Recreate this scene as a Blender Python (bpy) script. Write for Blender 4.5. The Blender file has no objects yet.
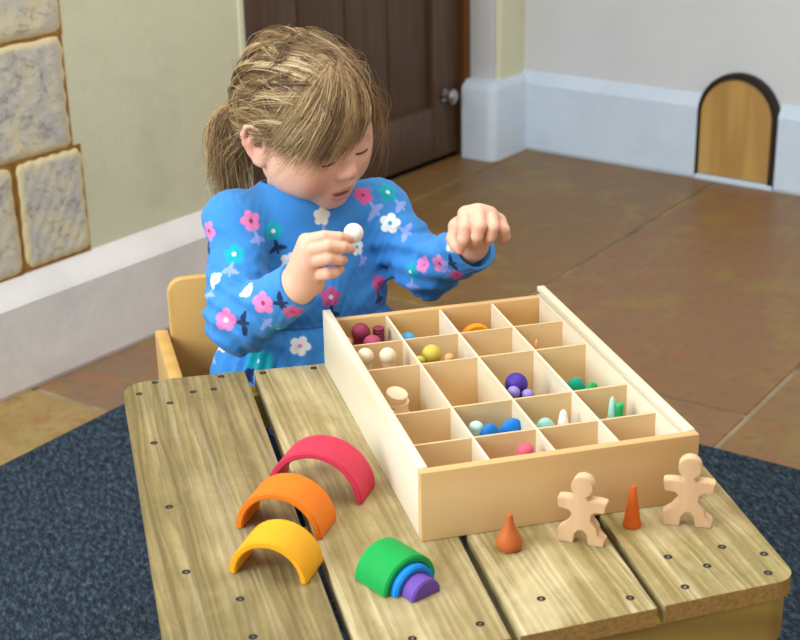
import bpy, bmesh, math, random
import numpy as np
from mathutils import Vector, Matrix
random.seed(7)
C = bpy.context.scene.collection
R_ = math.radians
# ------------------------------------------------------------------ camera
CAM = dict(yaw=0.2543, pitch=0.3760, roll=-0.0212, pos=(-0.3136, -1.1504, 0.6939), f=1446.4)
def cam_axes():
    yaw, pit, rol = CAM['yaw'], CAM['pitch'], CAM['roll']
    fw = Vector((math.sin(yaw)*math.cos(pit), math.cos(yaw)*math.cos(pit), -math.sin(pit)))
    rt = Vector((math.cos(yaw), -math.sin(yaw), 0)); up = rt.cross(fw)
    return fw, math.cos(rol)*rt + math.sin(rol)*up, -math.sin(rol)*rt + math.cos(rol)*up
FW, RT, UP = cam_axes(); CP = Vector(CAM['pos'])
def ray_dir(u, v): return FW + RT*(u-400)/CAM['f'] + UP*(320-v)/CAM['f']
def at_z(u, v, z):
    d = ray_dir(u, v); return CP + d*((z-CP.z)/d.z)
def at_y(u, v, y):
    d = ray_dir(u, v); return CP + d*((y-CP.y)/d.y)
cam_data = bpy.data.cameras.new('camera'); cam = bpy.data.objects.new('camera', cam_data); C.objects.link(cam)
m3 = Matrix((RT, UP, -FW)).transposed(); cam.matrix_world = Matrix.Translation(CP) @ m3.to_4x4()
cam_data.sensor_width = 36; cam_data.lens = CAM['f']/800*36; cam_data.clip_start = .05
cam_data.dof.use_dof = True; cam_data.dof.focus_distance = 1.62; cam_data.dof.aperture_fstop = 9.5
bpy.context.scene.camera = cam
# ------------------------------------------------------------------ materials
def lin(c):
    if isinstance(c, str): c = tuple(int(c[i:i+2], 16)/255 for i in (0, 2, 4))
    return tuple((x/12.92 if x <= .04045 else ((x+.055)/1.055)**2.4) for x in c) + (1,)
class NT:
    def __init__(s, name, rough=.6, spec=.3):
        s.m = bpy.data.materials.new(name); s.m.use_nodes = True; s.t = s.m.node_tree
        s.b = s.t.nodes['Principled BSDF']; s.b.inputs['Roughness'].default_value = rough
        s.b.inputs['Specular IOR Level'].default_value = spec
    def n(s, typ, **kw):
        nd = s.t.nodes.new(typ)
        for k, v in kw.items():
            if k in nd.inputs.keys(): nd.inputs[k].default_value = v
            else: setattr(nd, k, v)
        return nd
    def l(s, a, b): s.t.links.new(a, b)
    def coords(s, scale=(1, 1, 1), rot=(0, 0, 0), loc=(0, 0, 0), kind='Object'):
        tc = s.n('ShaderNodeTexCoord'); mp = s.n('ShaderNodeMapping')
        mp.inputs['Scale'].default_value = scale; mp.inputs['Rotation'].default_value = rot; mp.inputs['Location'].default_value = loc
        s.l(tc.outputs[kind], mp.inputs['Vector']); return mp.outputs['Vector']
    def noise(s, vec, scale=5, detail=4, rough=.55, dist=0):
        nd = s.n('ShaderNodeTexNoise', Scale=scale, Detail=detail, Roughness=rough, Distortion=dist); s.l(vec, nd.inputs['Vector']); return nd.outputs['Fac']
    def ramp(s, fac, stops):
        r = s.n('ShaderNodeValToRGB'); e = r.color_ramp.elements
        e[0].position, e[0].color = stops[0][0], lin(stops[0][1]); e[1].position, e[1].color = stops[-1][0], lin(stops[-1][1])
        for p, c in stops[1:-1]:
            x = e.new(p); x.color = lin(c)
        s.l(fac, r.inputs['Fac']); return r.outputs['Color']
    def mix(s, fac, a, b, mode='MIX'):
        mx = s.n('ShaderNodeMix', data_type='RGBA', blend_type=mode)
        for sock, v in ((mx.inputs[0], fac), (mx.inputs[6], a), (mx.inputs[7], b)):
            if hasattr(v, 'default_value') or hasattr(v, 'is_linked'): s.l(v, sock)
            else: sock.default_value = v
        return mx.outputs[2]
    def math(s, op, a, b=0.0):
        mt = s.n('ShaderNodeMath', operation=op)
        for i, v in enumerate((a, b)):
            if hasattr(v, 'is_linked'): s.l(v, mt.inputs[i])
            else: mt.inputs[i].default_value = v
        return mt.outputs[0]
    def col(s, c): s.l(c, s.b.inputs['Base Color']) if hasattr(c, 'is_linked') else setattr(s.b.inputs['Base Color'], 'default_value', lin(c))
    def bump(s, h, strength=.2, dist=.002):
        b = s.n('ShaderNodeBump', Strength=strength, Distance=dist); s.l(h, b.inputs['Height']); s.l(b.outputs[0], s.b.inputs['Normal'])
def plain(name, c, rough=.6, spec=.3, var=.06, scale=40):
    k = NT(name, rough, spec); v = k.coords()
    f = k.noise(v, scale, 4); c = lin(c)
    a = tuple(max(0, x*(1-var*2)) for x in c[:3])+(1,); b = tuple(min(1, x*(1+var)) for x in c[:3])+(1,)
    k.col(k.mix(f, a, b)); k.bump(f, .08, .001); return k.m
def pine(name, base, dark, light, axis=1, rough=.55, ring=14, seed=0.0, contrast=.5):
    """planed pine: soft growth rings along one axis and fine fibre"""
    k = NT(name, rough, .3); sc = [1.0, 1.0, 1.0]; sc[axis] = .07
    v = k.coords(tuple(sc), (0.02, .03, .02), (seed, seed*1.7, seed*.6))
    w = k.n('ShaderNodeTexWave', Scale=ring, Distortion=6, Detail=3); w.inputs['Detail Scale'].default_value = 1.2
    w.wave_type = 'RINGS'; k.l(v, w.inputs['Vector'])
    f = k.noise(v, 160, 3, .7); g = k.noise(v, 12, 3)
    c = k.ramp(w.outputs['Fac'], [(0, light), (.6, base), (1, dark)])
    c = k.mix(contrast, lin(base), c); c = k.mix(k.math('MULTIPLY', f, .25), c, lin(dark)); c = k.mix(k.math('MULTIPLY', g, .35), c, lin(light))
    k.col(c); k.bump(f, .1, .0006); return k.m
M = {}
def decking(name, seed, base, dark, light, green, mix_light):
    """weathered, pressure-treated board: broad rings, green stain, scraped pale streaks, knots"""
    k = NT(name, .52, .35); off = (seed*.37, seed*.91, seed*.2)
    v = k.coords((1, .10, 1), (0, 0, .04), off); vs = k.coords((1, .03, 1), (0, 0, 0), off); vi = k.coords((1, 1, 1), (0, 0, 0), off)
    w = k.n('ShaderNodeTexWave', Scale=11, Distortion=9, Detail=2.5); w.inputs['Detail Scale'].default_value = .9; w.bands_direction = 'X'; k.l(v, w.inputs['Vector'])
    c = k.ramp(w.outputs['Fac'], [(0, light), (.35, base), (.82, base), (1, dark)])
    c = k.mix(.45, c, lin(base))
    big = k.noise(vi, 9, 4, .6, .4)
    c = k.mix(k.math('MULTIPLY', k.ramp(big, [(.42, '000000'), (.60, 'ffffff')]), .65), c, lin(green))
    st = k.noise(vs, 70, 4, .7); sm = k.noise(v, 14, 3, .6)
    streak = k.ramp(k.math('MULTIPLY', st, sm), [(.27, '000000'), (.36, 'ffffff')])
    c = k.mix(k.math('MULTIPLY', streak, mix_light*.7), c, lin('e6d9b4'))
    w2 = k.n('ShaderNodeTexWave', Scale=34, Distortion=14, Detail=3); w2.inputs['Detail Scale'].default_value = .8; w2.bands_direction = 'X'; k.l(v, w2.inputs['Vector'])
    c = k.mix(k.math('MULTIPLY', k.ramp(w2.outputs['Fac'], [(.74, '000000'), (.97, 'ffffff')]), .34), c, lin(dark))
    sp = k.noise(k.coords((1, .35, 1), (0, 0, 0), off), 150, 4, .8); c = k.mix(k.math('MULTIPLY', k.ramp(sp, [(.52, '000000'), (.72, 'ffffff')]), .32), c, lin(dark))
    sp2 = k.noise(k.coords((1, .25, 1), (0, 0, 0), (off[0], off[1]+3, 1)), 110, 4, .8); c = k.mix(k.math('MULTIPLY', k.ramp(sp2, [(.55, '000000'), (.7, 'ffffff')]), .35), c, lin(light))
    fib = k.noise(vs, 260, 3, .8); c = k.mix(k.math('MULTIPLY', fib, .28), c, lin(dark))
    vk = k.n('ShaderNodeTexVoronoi', Scale=6.5); k.l(k.coords((1, .55, 1), (0, 0, 0), off), vk.inputs['Vector'])
    kn = k.ramp(vk.outputs['Distance'], [(.03, 'ffffff'), (.10, '000000')])
    c = k.mix(k.math('MULTIPLY', kn, .65), c, lin('5b4228'))
    worn = k.noise(k.coords((1, .5, 1), (0, 0, .3), (off[0]+2, off[1], 0)), 7, 4, .6, .6); c = k.mix(k.math('MULTIPLY', k.ramp(worn, [(.52, '000000'), (.66, 'ffffff')]), .45*mix_light+.15), c, lin('cdbd93'))
    blot = k.noise(vi, 26, 5, .7, 1.0); c = k.mix(k.math('MULTIPLY', k.ramp(blot, [(.58, '000000'), (.75, 'ffffff')]), .35), c, lin('6d5d33'))
    k.col(c); k.bump(k.math('ADD', fib, k.math('ADD', w2.outputs['Fac'], sp)), .35, .0015)
    r = k.n('ShaderNodeMapRange'); r.inputs[3].default_value = .4; r.inputs[4].default_value = .68; k.l(fib, r.inputs[0]); k.l(r.outputs[0], k.b.inputs['Roughness'])
    return k.m
M['deck1'] = decking('weathered_board_olive', 1.3, '8c7950', '5e4c2b', 'a4925f', '73683c', .26)
M['deck2'] = decking('weathered_board_pale', 4.1, 'a9956a', '74603b', 'c5b388', '8d7e4b', .6)
M['deck3'] = decking('weathered_board_scraped', 7.7, 'a4905f', '6f5b36', 'c4b285', '857842', .95)
M['deck4'] = decking('weathered_board_striped', 9.2, 'a4905e', '705c37', 'c4b284', '857c46', .95)
def endgrain():
    k = NT('sawn_end_grain', .8, .15); v = k.coords(); f = k.noise(v, 220, 5, .8); g = k.noise(v, 30, 3)
    c = k.ramp(f, [(.3, '8a642f'), (.7, 'c39c5e')]); c = k.mix(k.math('MULTIPLY', g, .4), c, lin('a8793c')); k.col(c); k.bump(f, .6, .002); return k.m
M['end'] = endgrain()
M['apron'] = pine('varnished_frame_wood', 'a8873f', '7d6130', 'b99a52', 0, .38, 10, 2.0, .6)
M['table_leg'] = pine('table_leg_wood', '9a6a2e', '75501f', 'a97c3e', 2, .4, 10, 3.0)
M['pine_front'] = pine('box_pine', 'd3ab72', 'bd8f52', 'ddbb88', 0, .5, 7, 1.0, .55)  # tan partly puts the weaker, warmer front light into the wood colour
M['pine_side'] = pine('box_side_pine', 'ddcfb4', 'cfba95', 'e6dcc6', 1, .5, 8, 5.0, .5)  # pale partly from the cool side light put into the wood colour
M['pine_div'] = pine('box_divider_plywood', 'd9b785', 'c9a06a', 'e4c99c', 0, .5, 5, 8.0, .35)  # cross dividers: weaker front light partly put into the tan
M['pine_base'] = pine('box_base_plywood', 'dfc08a', 'cfa970', 'ecd3a4', 1, .55, 5, 8.0, .3)
M['fig'] = pine('toy_beech', 'd2ab82', 'b98d60', 'e2c39e', 2, .5, 20, 3.3, .6)
M['peg'] = pine('natural_peg_wood', 'e8cfae', 'd8b890', 'f2e0c6', 2, .5, 18, 6.3, .3)
M['chair'] = pine('chair_beech_plywood', 'd2a257', 'b98843', 'dfb46e', 2, .35, 6, 4.4, .4)
M['screw'] = plain('dark_screw_head', '2c2d33', .4, .5); M['screw'].node_tree.nodes['Principled BSDF'].inputs['Metallic'].default_value = .7
M['steel'] = plain('galvanised_steel', 'b8b8b8', .3, .5); M['steel'].node_tree.nodes['Principled BSDF'].inputs['Metallic'].default_value = 1
for nm, c in dict(red='c8344e', orange='e27718', yellow='e8a41c', green='0f9a45', blue='1a86d6', purple='6a4aa0', cone='d2601c', drop='b8602c', maroon='862f46', rose='a84763', ltgreen='16a184',
                  olive='c7b24a', lavender='9283c8', violet='4a2f92', aqua='9fd8cc', paleaqua='bfe2d6', brightblue='1878d0', pink='d9586e', peach='e0a062', tray_orange='e89a1c', white='ece6dc', lime='b4b43e', sky='3f9cc8', coral='c98a84', leaf='2aa662').items():
    M[nm] = plain('stained_wood_'+nm, c, .55, .25, .07, 60)
def plaster(name, c1, c2, c3=None, scale=3):
    k = NT(name, .85, .12); v = k.coords(kind='Object'); f = k.noise(v, scale, 6, .6, .3); g = k.noise(v, 28, 5, .7)
    c = k.ramp(f, [(.3, c1), (.7, c2)])
    if c3: c = k.mix(k.math('MULTIPLY', k.ramp(k.noise(v, 5.5, 4, .6, .5), [(.5, '000000'), (.68, 'ffffff')]), .6), c, lin(c3))
    k.col(c); k.bump(k.math('ADD', f, g), .25, .006); return k.m
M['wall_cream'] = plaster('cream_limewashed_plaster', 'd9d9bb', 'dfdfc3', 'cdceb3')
M['wall_cool'] = plaster('cool_lit_cream_plaster', 'cfd0d1', 'd5d6d7')  # same cream paint; the cool light on it is put into the colour
M['plinth'] = plaster('cool_lit_white_plinth', 'c8d7e6', 'd2dfeb', 'c0d0df', 5)  # white paint with the blue of the window light put into the colour
M['plinth_l'] = plaster('shaded_white_plinth', 'd2cdc9', 'dcd8d4', 'c6c3c2', 5)  # same white paint, greyed in the colour for the side turned from the window
M['ceiling'] = plaster('white_ceiling', 'dedad2', 'e4e0d8')
def stone_mat():
    k = NT('painted_quoin_stone', .85, .1); v = k.coords()
    f = k.noise(v, 11, 6, .65, .6); g = k.noise(k.coords((1, 1, 1.6), (0, .5, 0)), 32, 5, .75, .5)
    c = k.ramp(f, [(.36, 'd3c8a6'), (.5, 'c6c0b2'), (.66, 'b3b0ae')])
    c = k.mix(k.math('MULTIPLY', k.ramp(g, [(.52, '000000'), (.64, 'ffffff')]), .65), c, lin('77746f'))
    c = k.mix(k.math('MULTIPLY', k.ramp(k.noise(v, 19, 4, .6), [(.6, '000000'), (.75, 'ffffff')]), .6), c, lin('ddd9d2'))
    at = k.n('ShaderNodeAttribute', attribute_name='edge'); at.attribute_type = 'GEOMETRY'
    e2 = k.math('MULTIPLY', at.outputs['Fac'], k.math('ADD', f, .35))
    c = k.mix(k.ramp(e2, [(.25, '000000'), (.75, 'ffffff')]), c, lin('d8c896'))
    k.col(c); k.bump(k.math('ADD', f, g), .25, .006); return k.m
M['stone'] = stone_mat()
M['joint'] = plaster('ochre_mortar_joint', '80552c', 'a5793c', None, 22)
def floor_mat():
    k = NT('stone_flags', .42, .4); v = k.coords(kind='Object')
    at = k.n('ShaderNodeAttribute', attribute_name='slab'); at.attribute_type = 'GEOMETRY'
    f = k.noise(v, 5, 6, .62, .4); g = k.noise(v, 16, 5, .7, .3); h = k.noise(k.coords(loc=(4, 2, 0)), 7, 5, .65, .5)
    c = k.mix(k.math('MULTIPLY', k.ramp(f, [(.35, '000000'), (.65, 'ffffff')]), .6), at.outputs['Color'], lin('84603d'))
    c = k.mix(k.math('MULTIPLY', k.ramp(h, [(.50, '000000'), (.62, 'ffffff')]), .75), c, lin('8a7236'))
    c = k.mix(k.math('MULTIPLY', k.ramp(g, [(.52, '000000'), (.66, 'ffffff')]), .65), c, lin('935d3b'))
    c = k.mix(k.math('MULTIPLY', k.ramp(k.noise(v, 38, 4, .7), [(.52, '000000'), (.72, 'ffffff')]), .5), c, lin('54402c'))
    k.col(c); k.bump(k.math('ADD', f, g), .25, .006)
    r = k.n('ShaderNodeMapRange'); r.inputs[3].default_value = .32; r.inputs[4].default_value = .55; k.l(g, r.inputs[0]); k.l(r.outputs[0], k.b.inputs['Roughness']); return k.m
M['floor'] = floor_mat()
M['grout'] = plaster('pale_grout', '66543c', 'a8987c', '55462f', 4)
def rug_mat():
    k = NT('ribbed_wool_pile', .95, .05); v = k.coords((1, .4, 1), (0, 0, R_(35)))
    f = k.noise(v, 130, 5, .85); g = k.noise(v, 200, 3, .8); h = k.noise(k.coords(), 3, 3)
    c = k.ramp(f, [(.30, '151c25'), (.5, '3a4756'), (.68, '778a9a')])
    c = k.mix(k.math('MULTIPLY', k.ramp(k.noise(v, 60, 3), [(.6, '000000'), (.72, 'ffffff')]), .5), c, lin('35293a'))
    c = k.mix(k.math('MULTIPLY', g, .4), c, lin('29323c')); k.col(c); k.bump(k.math('ADD', f, g), 1.0, .008); return k.m
M['rug'] = rug_mat()
def door_mat():
    k = NT('dark_oak', .5, .35); v = k.coords((1, 1, .09)); f = k.noise(v, 60, 5, .7); g = k.noise(v, 9, 4)
    c = k.ramp(f, [(.3, '493525'), (.7, '6d5543')]); c = k.mix(k.math('MULTIPLY', g, .5), c, lin('5b4737')); k.col(c); k.bump(f, .4, .003); return k.m
M['door'] = door_mat()
M['jamb'] = pine('orange_oak_jamb', '5f3d1d', '3f2815', '774c22', 2, .5, 9, 1.1)
M['black'] = plain('black_gap', '0c0b0a', .9, .05)
M['hatch'] = pine('small_oak_hatch', 'bd9452', '9a713c', 'cda766', 2, .5, 9, 7.1, .6)
M['iron'] = plain('dark_iron_rim', '2a201a', .6, .3)
# ------------------------------------------------------------------ mesh helpers
def tag(o, label=None, cat=None, group=None, kind=None):
    if label: o['label'] = label
    if cat: o['category'] = cat
    if group: o['group'] = group
    if kind: o['kind'] = kind
    return o
def link(name, me, mat, parent=None, smooth=None):
    o = bpy.data.objects.new(name, me); C.objects.link(o)
    if mat is not None: me.materials.append(mat)
    if parent is not None: o.parent = parent
    if smooth is not None:
        me.shade_smooth() if smooth is True else me.set_sharp_from_angle(angle=R_(smooth)) or me.shade_smooth() if False else None
        for p in me.polygons: p.use_smooth = True
        if smooth is not True: me.set_sharp_from_angle(angle=R_(smooth))
    return o
def from_bm(name, bm, mat, parent=None, smooth=None, bevel=0, seg=2):
    me = bpy.data.meshes.new(name)
    bmesh.ops.recalc_face_normals(bm, faces=bm.faces)
    if bevel: bmesh.ops.bevel(bm, geom=[e for e in bm.edges if e.calc_face_angle(0) > .5], offset=bevel, segments=seg, affect='EDGES', clamp_overlap=True, profile=.5)
    bm.to_mesh(me); bm.free(); return link(name, me, mat, parent, smooth)
def bm_box(bm, lo, hi, mtx=None):
    vs = [bm.verts.new((x, y, z)) for x in (lo[0], hi[0]) for y in (lo[1], hi[1]) for z in (lo[2], hi[2])]
    for f in ((0, 1, 3, 2), (4, 6, 7, 5), (0, 4, 5, 1), (2, 3, 7, 6), (0, 2, 6, 4), (1, 5, 7, 3)): bm.faces.new([vs[i] for i in f])
    if mtx: bmesh.ops.transform(bm, matrix=mtx, verts=vs)
    return vs
def box(name, lo, hi, mat, parent=None, bevel=.0, seg=2, smooth=35):
    bm = bmesh.new(); bm_box(bm, lo, hi); return from_bm(name, bm, mat, parent, smooth if bevel else None, bevel, seg)
def prism(bm, poly, z0, z1, mtx=None):
    """extrude a 2D outline (x,y) from z0 to z1"""
    b = [bm.verts.new((x, y, z0)) for x, y in poly]; t = [bm.verts.new((x, y, z1)) for x, y in poly]; n = len(poly)
    bm.faces.new(b[::-1]); bm.faces.new(t)
    for i in range(n): bm.faces.new((b[i], b[(i+1) % n], t[(i+1) % n], t[i]))
    if mtx: bmesh.ops.transform(bm, matrix=mtx, verts=b+t)
def lathe(bm, prof, seg=32, mtx=None):
    rings = []; nv = []
    for r, z in prof:
        if r < 1e-6: rings.append([bm.verts.new((0, 0, z))])
        else: rings.append([bm.verts.new((r*math.cos(2*math.pi*i/seg), r*math.sin(2*math.pi*i/seg), z)) for i in range(seg)])
        nv += rings[-1]
    for a, b in zip(rings, rings[1:]):
        for i in range(seg):
            j = (i+1) % seg
            if len(a) == 1 and len(b) == 1: continue
            if len(a) == 1: bm.faces.new((a[0], b[j], b[i]))
            elif len(b) == 1: bm.faces.new((a[i], a[j], b[0]))
            else: bm.faces.new((a[i], a[j], b[j], b[i]))
    for rg, fl in ((rings[0], True), (rings[-1], False)):
        if len(rg) > 1: bm.faces.new(rg[::-1] if fl else rg)
    if mtx: bmesh.ops.transform(bm, matrix=mtx, verts=nv)
def empty(name, loc=(0, 0, 0), rz=0):
    o = bpy.data.objects.new(name, None); C.objects.link(o); o.location = loc; o.rotation_euler = (0, 0, rz); o.empty_display_size = .02; return o
def frame(org, xa, ya, za): return Matrix.Translation(org) @ Matrix((xa, ya, za)).transposed().to_4x4()
# ------------------------------------------------------------------ the room
FZ = -.5
TH = R_(38); WS = Vector((math.cos(TH), math.sin(TH), 0)); WN = Vector((-math.sin(TH), math.cos(TH), 0)); UZ = Vector((0, 0, 1))
WALL = Matrix((WS, WN, UZ)).transposed().to_4x4()            # local x runs along the door wall, local y into it
def wbox(name, s0, s1, c0, c1, z0, z1, mat, parent=None, bevel=0, seg=2):
    o = box(name, (s0, c0, z0), (s1, c1, z1), mat, parent, bevel, seg)
    if parent is None: o.matrix_world = WALL
    return o
def struct(o): o['kind'] = 'structure'; return o
S_END = 2.853                                                   # where the far wall starts
def floor():
    th = R_(40.5); S = Vector((math.cos(th), math.sin(th), 0)); T = Vector((-math.sin(th), math.cos(th), 0))
    rows = [(-2.4, -1.7), (-1.7, -1.05), (-1.05, -.42), (-.42, .216), (.216, .893), (.893, 1.548), (1.548, 2.2)]
    joints = [[-2.6, -1.6, -.8, .2, 1.1, 1.9, 2.8, 3.6], [-2.6, -1.4, -.3, .5, 1.4, 2.3, 3.6], [-2.6, -1.8, -.9, 0, .9, 1.7, 2.6, 3.6],
              [-2.6, -1.5, -.6, .3, .95, 2.05, 2.9, 3.6], [-2.6, -1.7, -.7, .35, 1.431, 2.9, 3.6], [-2.6, -1.2, -.3, .35, .793, 1.6, 3.6], [-2.6, -1.0, 0, 1.0, 1.85, 2.55, 3.6]]
    cols = ['82613a', '886441', '7d603c', '84653d', '8a683f', '825f3c', '876445', '7a5f37']
    bm = bmesh.new(); lay = bm.faces.layers.int.new('k'); rnd = random.Random(3); fc = []
    for (t0, t1), js in zip(rows, joints):
        for s0, s1 in zip(js, js[1:]):
            g = .0055; q = []
            for s, t in ((s0+g, t0+g), (s1-g, t0+g), (s1-g, t1-g), (s0+g, t1-g)):
                p = S*(s+rnd.uniform(-.003, .003))+T*(t+rnd.uniform(-.003, .003)); q.append((p.x, p.y))
            n0 = len(bm.faces); prism(bm, q, FZ-.03, FZ)
            c = cols[rnd.randrange(len(cols))]
            if abs(s0-.35) < .01 and abs(s1-.793) < .01: c = 'a08a52'
            if abs(s0+.3) < .01 and abs(t0-.893) < .01: c = '9a8156'
            if abs(s0-.793) < .01: c = '79634e'
            fc += [lin(c)]*(len(bm.faces)-n0)
    me = bpy.data.meshes.new('floor'); bm.faces.ensure_lookup_table(); bm.to_mesh(me); bm.free()
    a = me.attributes.new('slab', 'FLOAT_COLOR', 'FACE')
    a.data.foreach_set('color', np.array(fc, np.float32).ravel())
    o = link('floor', me, M['floor']); bv = o.modifiers.new('soft', 'BEVEL'); bv.width = .004; bv.segments = 2; bv.limit_method = 'ANGLE'
    struct(o)
    g = box('grout', (-3.5, -3.2, FZ-.05), (4.5, 4.2, FZ-.0035), M['grout'], o)
floor()
# wall_left: cream plaster with a stepped plinth and painted quoins
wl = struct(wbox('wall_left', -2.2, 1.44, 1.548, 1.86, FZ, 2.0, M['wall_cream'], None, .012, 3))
def plinth(name, pts, h0, h1, dep, mat, rev=False, run=None):
    """profile in (depth, z) swept along s from pts"""
    s0, s1, c = pts; bm = bmesh.new()
    prof = [(c+.25, FZ), (c+.004, FZ), (c, FZ+.01), (c, h0-.012), (c+.006, h0-.003), (c+dep, h1), (c+.25, h1)]
    a = [bm.verts.new((s0, y, z)) for y, z in prof]; b = [bm.verts.new((s1, y, z)) for y, z in prof]
    bm.faces.new(a); bm.faces.new(b[::-1])
    for i in range(len(prof)): bm.faces.new((a[i], b[i], b[(i+1) % len(prof)], a[(i+1) % len(prof)]))
    return from_bm(name, bm, mat)
o = struct(plinth('baseboard_left', (-2.2, 1.45, 1.510), -.305, -.266, .04, M['plinth_l'])); o.matrix_world = WALL
# quoin stones, slightly proud of the plaster
def quoin(s0, s1, z0, z1, seed):
    bm = bmesh.new(); nx, nz = 26, 26; g = {}; ed = []; s0 -= .008; s1 += .008; z0 -= .008; z1 += .008
    w, h = s1-s0, z1-z0; r = .025
    for i in range(nx+1):
        for j in range(nz+1):
            x, z = i/nx, j/nz
            d = min(x*w, (1-x)*w, z*h, (1-z)*h)
            cx = max(0, r-min(x, 1-x)*w); cz = max(0, r-min(z, 1-z)*h); dd = r-math.hypot(cx, cz) if cx > 0 and cz > 0 else d
            wob = .0018*math.sin(26*x*w+31*z*h+seed)
            pull = min(0, dd)
            px = s0+x*w + (pull*(-1 if x < .5 else 1) if pull < 0 else 0)+wob*(1 if abs(x-.5) > .45 else .3)
            g[i, j] = bm.verts.new((px, 1.548-.006*min(1, max(0, dd)/.012)**.5-.0012*math.sin(37*x+seed)*math.sin(31*z), z0+z*h)); ed.append(max(0, 1-max(0, dd)/.030))
    for i in range(nx):
        for j in range(nz): bm.faces.new((g[i, j], g[i+1, j], g[i+1, j+1], g[i, j+1]))
    me = bpy.data.meshes.new('quoin_stone'); bm.to_mesh(me); bm.free()
    at = me.attributes.new('edge', 'FLOAT', 'POINT'); at.data.foreach_set('value', np.array(ed, np.float32))
    o = link('quoin_stone', me, M['stone'], wl, True)
    # ochre joint behind the stone
    s0 += .008; s1 -= .008; z0 += .008; z1 -= .008
    b2 = box('mortar_joint', (s0-.011, 1.5465-.0002*seed, z0-.011), (s1+.007, 1.552, z1+.011), M['joint'], wl, 0)
for k, q in enumerate([(.45, .915, .195, .50), (.45, .912, -.035, .178), (.775, .931, -.258, -.052), (.45, .755, -.262, -.052)]): quoin(*q, k+1)
# door recess
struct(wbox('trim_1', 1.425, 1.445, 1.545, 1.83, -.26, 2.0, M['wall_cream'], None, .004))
d = struct(bpy.data.objects.new('door_1', None)); C.objects.link(d); d.matrix_world = WALL
S0, S1 = 1.62, 2.715
wbox('stile', S1-.165, S1-.03, 1.823, 1.863, FZ+.015, 1.6, M['door'], d, .004); wbox('stile', S0+.03, S0+.15, 1.823, 1.863, FZ+.015, 1.6, M['door'], d, .004)
wbox('bottom_rail', S0+.15, S1-.165, 1.823, 1.863, FZ+.015, -.322, M['door'], d, .006); wbox('top_rail', S0+.15, S1-.165, 1.823, 1.863, 1.35, 1.6, M['door'], d, .004)
for k in range(4):
    a = S0+.15+k*(S1-.165-S0-.15)/4; b = a+(S1-.165-S0-.15)/4
    wbox('plank', a+.002, b-.002, 1.842, 1.862, -.33, 1.36, M['door'], d, .005)
wbox('jamb', S1-.03, S1+.03, 1.80, 1.9, FZ, 1.65, M['jamb'], d, .004); wbox('jamb', S0-.03, S0+.03, 1.80, 1.9, FZ, 1.65, M['jamb'], d, .004); wbox('head', S0-.03, S1+.03, 1.80, 1.9, 1.6, 1.68, M['jamb'], d, .004)
wbox('threshold_gap', S0+.03, S1-.03, 1.83, 1.85, FZ, FZ+.014, M['black'], d)
bm = bmesh.new(); mt = WALL.inverted() @ Matrix.Identity(4)
lathe(bm, [(0, 0), (.017, 0), (.019, .003), (.019, .006), (.009, .008), (.008, .014), (.016, .019), (.0235, .029), (.0225, .039), (.014, .047), (0, .049)], 28, Matrix.Translation((2.598, 1.822, -.293)) @ Matrix.Rotation(R_(90), 4, 'X'))
from_bm('door_knob', bm, M['steel'], d, 40)
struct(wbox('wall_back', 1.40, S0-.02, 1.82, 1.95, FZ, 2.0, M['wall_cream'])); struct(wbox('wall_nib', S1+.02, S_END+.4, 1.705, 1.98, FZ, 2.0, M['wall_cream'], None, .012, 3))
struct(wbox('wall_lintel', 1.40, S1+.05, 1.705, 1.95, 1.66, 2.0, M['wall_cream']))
# reveal of the nib takes the far wall's cool-lit tone over the same cream paint
struct(wbox('trim_2', S1-.004, S1+.0215, 1.72, 1.80, FZ, 2.0, M['wall_cool'], None, .003))
# nib plinth: rounded, wraps the corner
bm = bmesh.new(); r = .03; a, b2, c0, c1 = S1-.050, S_END+.1, 1.682, 1.80
poly = [(a, c1)]+[(a+r-r*math.cos(t), c0+r-r*math.sin(t)) for t in [math.pi/2*i/6 for i in range(7)]]+[(b2, c0), (b2, c1)]
lo = [bm.verts.new((x, y, FZ)) for x, y in poly]; mid = [bm.verts.new((x, y, -.285)) for x, y in poly]
poly2 = [(a+.028, c1)]+[(a+.024+r-r*math.cos(t), c0+.02+r-r*math.sin(t)) for t in [math.pi/2*i/6 for i in range(7)]]+[(b2, c0+.02), (b2, c1)]
mid2 = [bm.verts.new((x*.75+p[0]*.25, y*.75+p[1]*.25, -.272)) for (x, y), p in zip(poly, poly2)]
top = [bm.verts.new((x, y, -.258)) for x, y in poly2]
for A, B in ((lo, mid), (mid, mid2), (mid2, top)):
    for i in range(len(A)): j = (i+1) % len(A); bm.faces.new((A[i], A[j], B[j], B[i]))
bm.faces.new(top); bm.faces.new(lo[::-1])
o = struct(from_bm('baseboard_nib', bm, M['plinth'], None, 50)); o.matrix_world = WALL
# wall_right: a second frame, 37 degrees
TH2 = R_(37); RN = Vector((math.cos(TH2), math.sin(TH2), 0)); RS = Vector((math.sin(TH2), -math.cos(TH2), 0))
RC = 2.822; R0 = RN*RC; RW = frame(R0, RS, RN, UZ)              # local x runs towards the camera along the far wall, local y into it
def rs(p): return (Vector(p)-R0).dot(RS)
sh0, sh1 = rs((1.570, 2.609, 0)), rs((1.718, 2.414, 0)); scn = rs((1.223, 3.071, 0))
o = struct(box('wall_right', (scn-.1, .0225, FZ), (scn+3.6, .2, 2.0), M['wall_cool'])); o.matrix_world = RW
for i, (a, b2) in enumerate(((scn-.05, sh0), (sh1, scn+3.6))):
    o = struct(plinth('baseboard_right', (a, b2, 0), -.275, -.250, .022, M['plinth'])); o.matrix_world = RW
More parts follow.
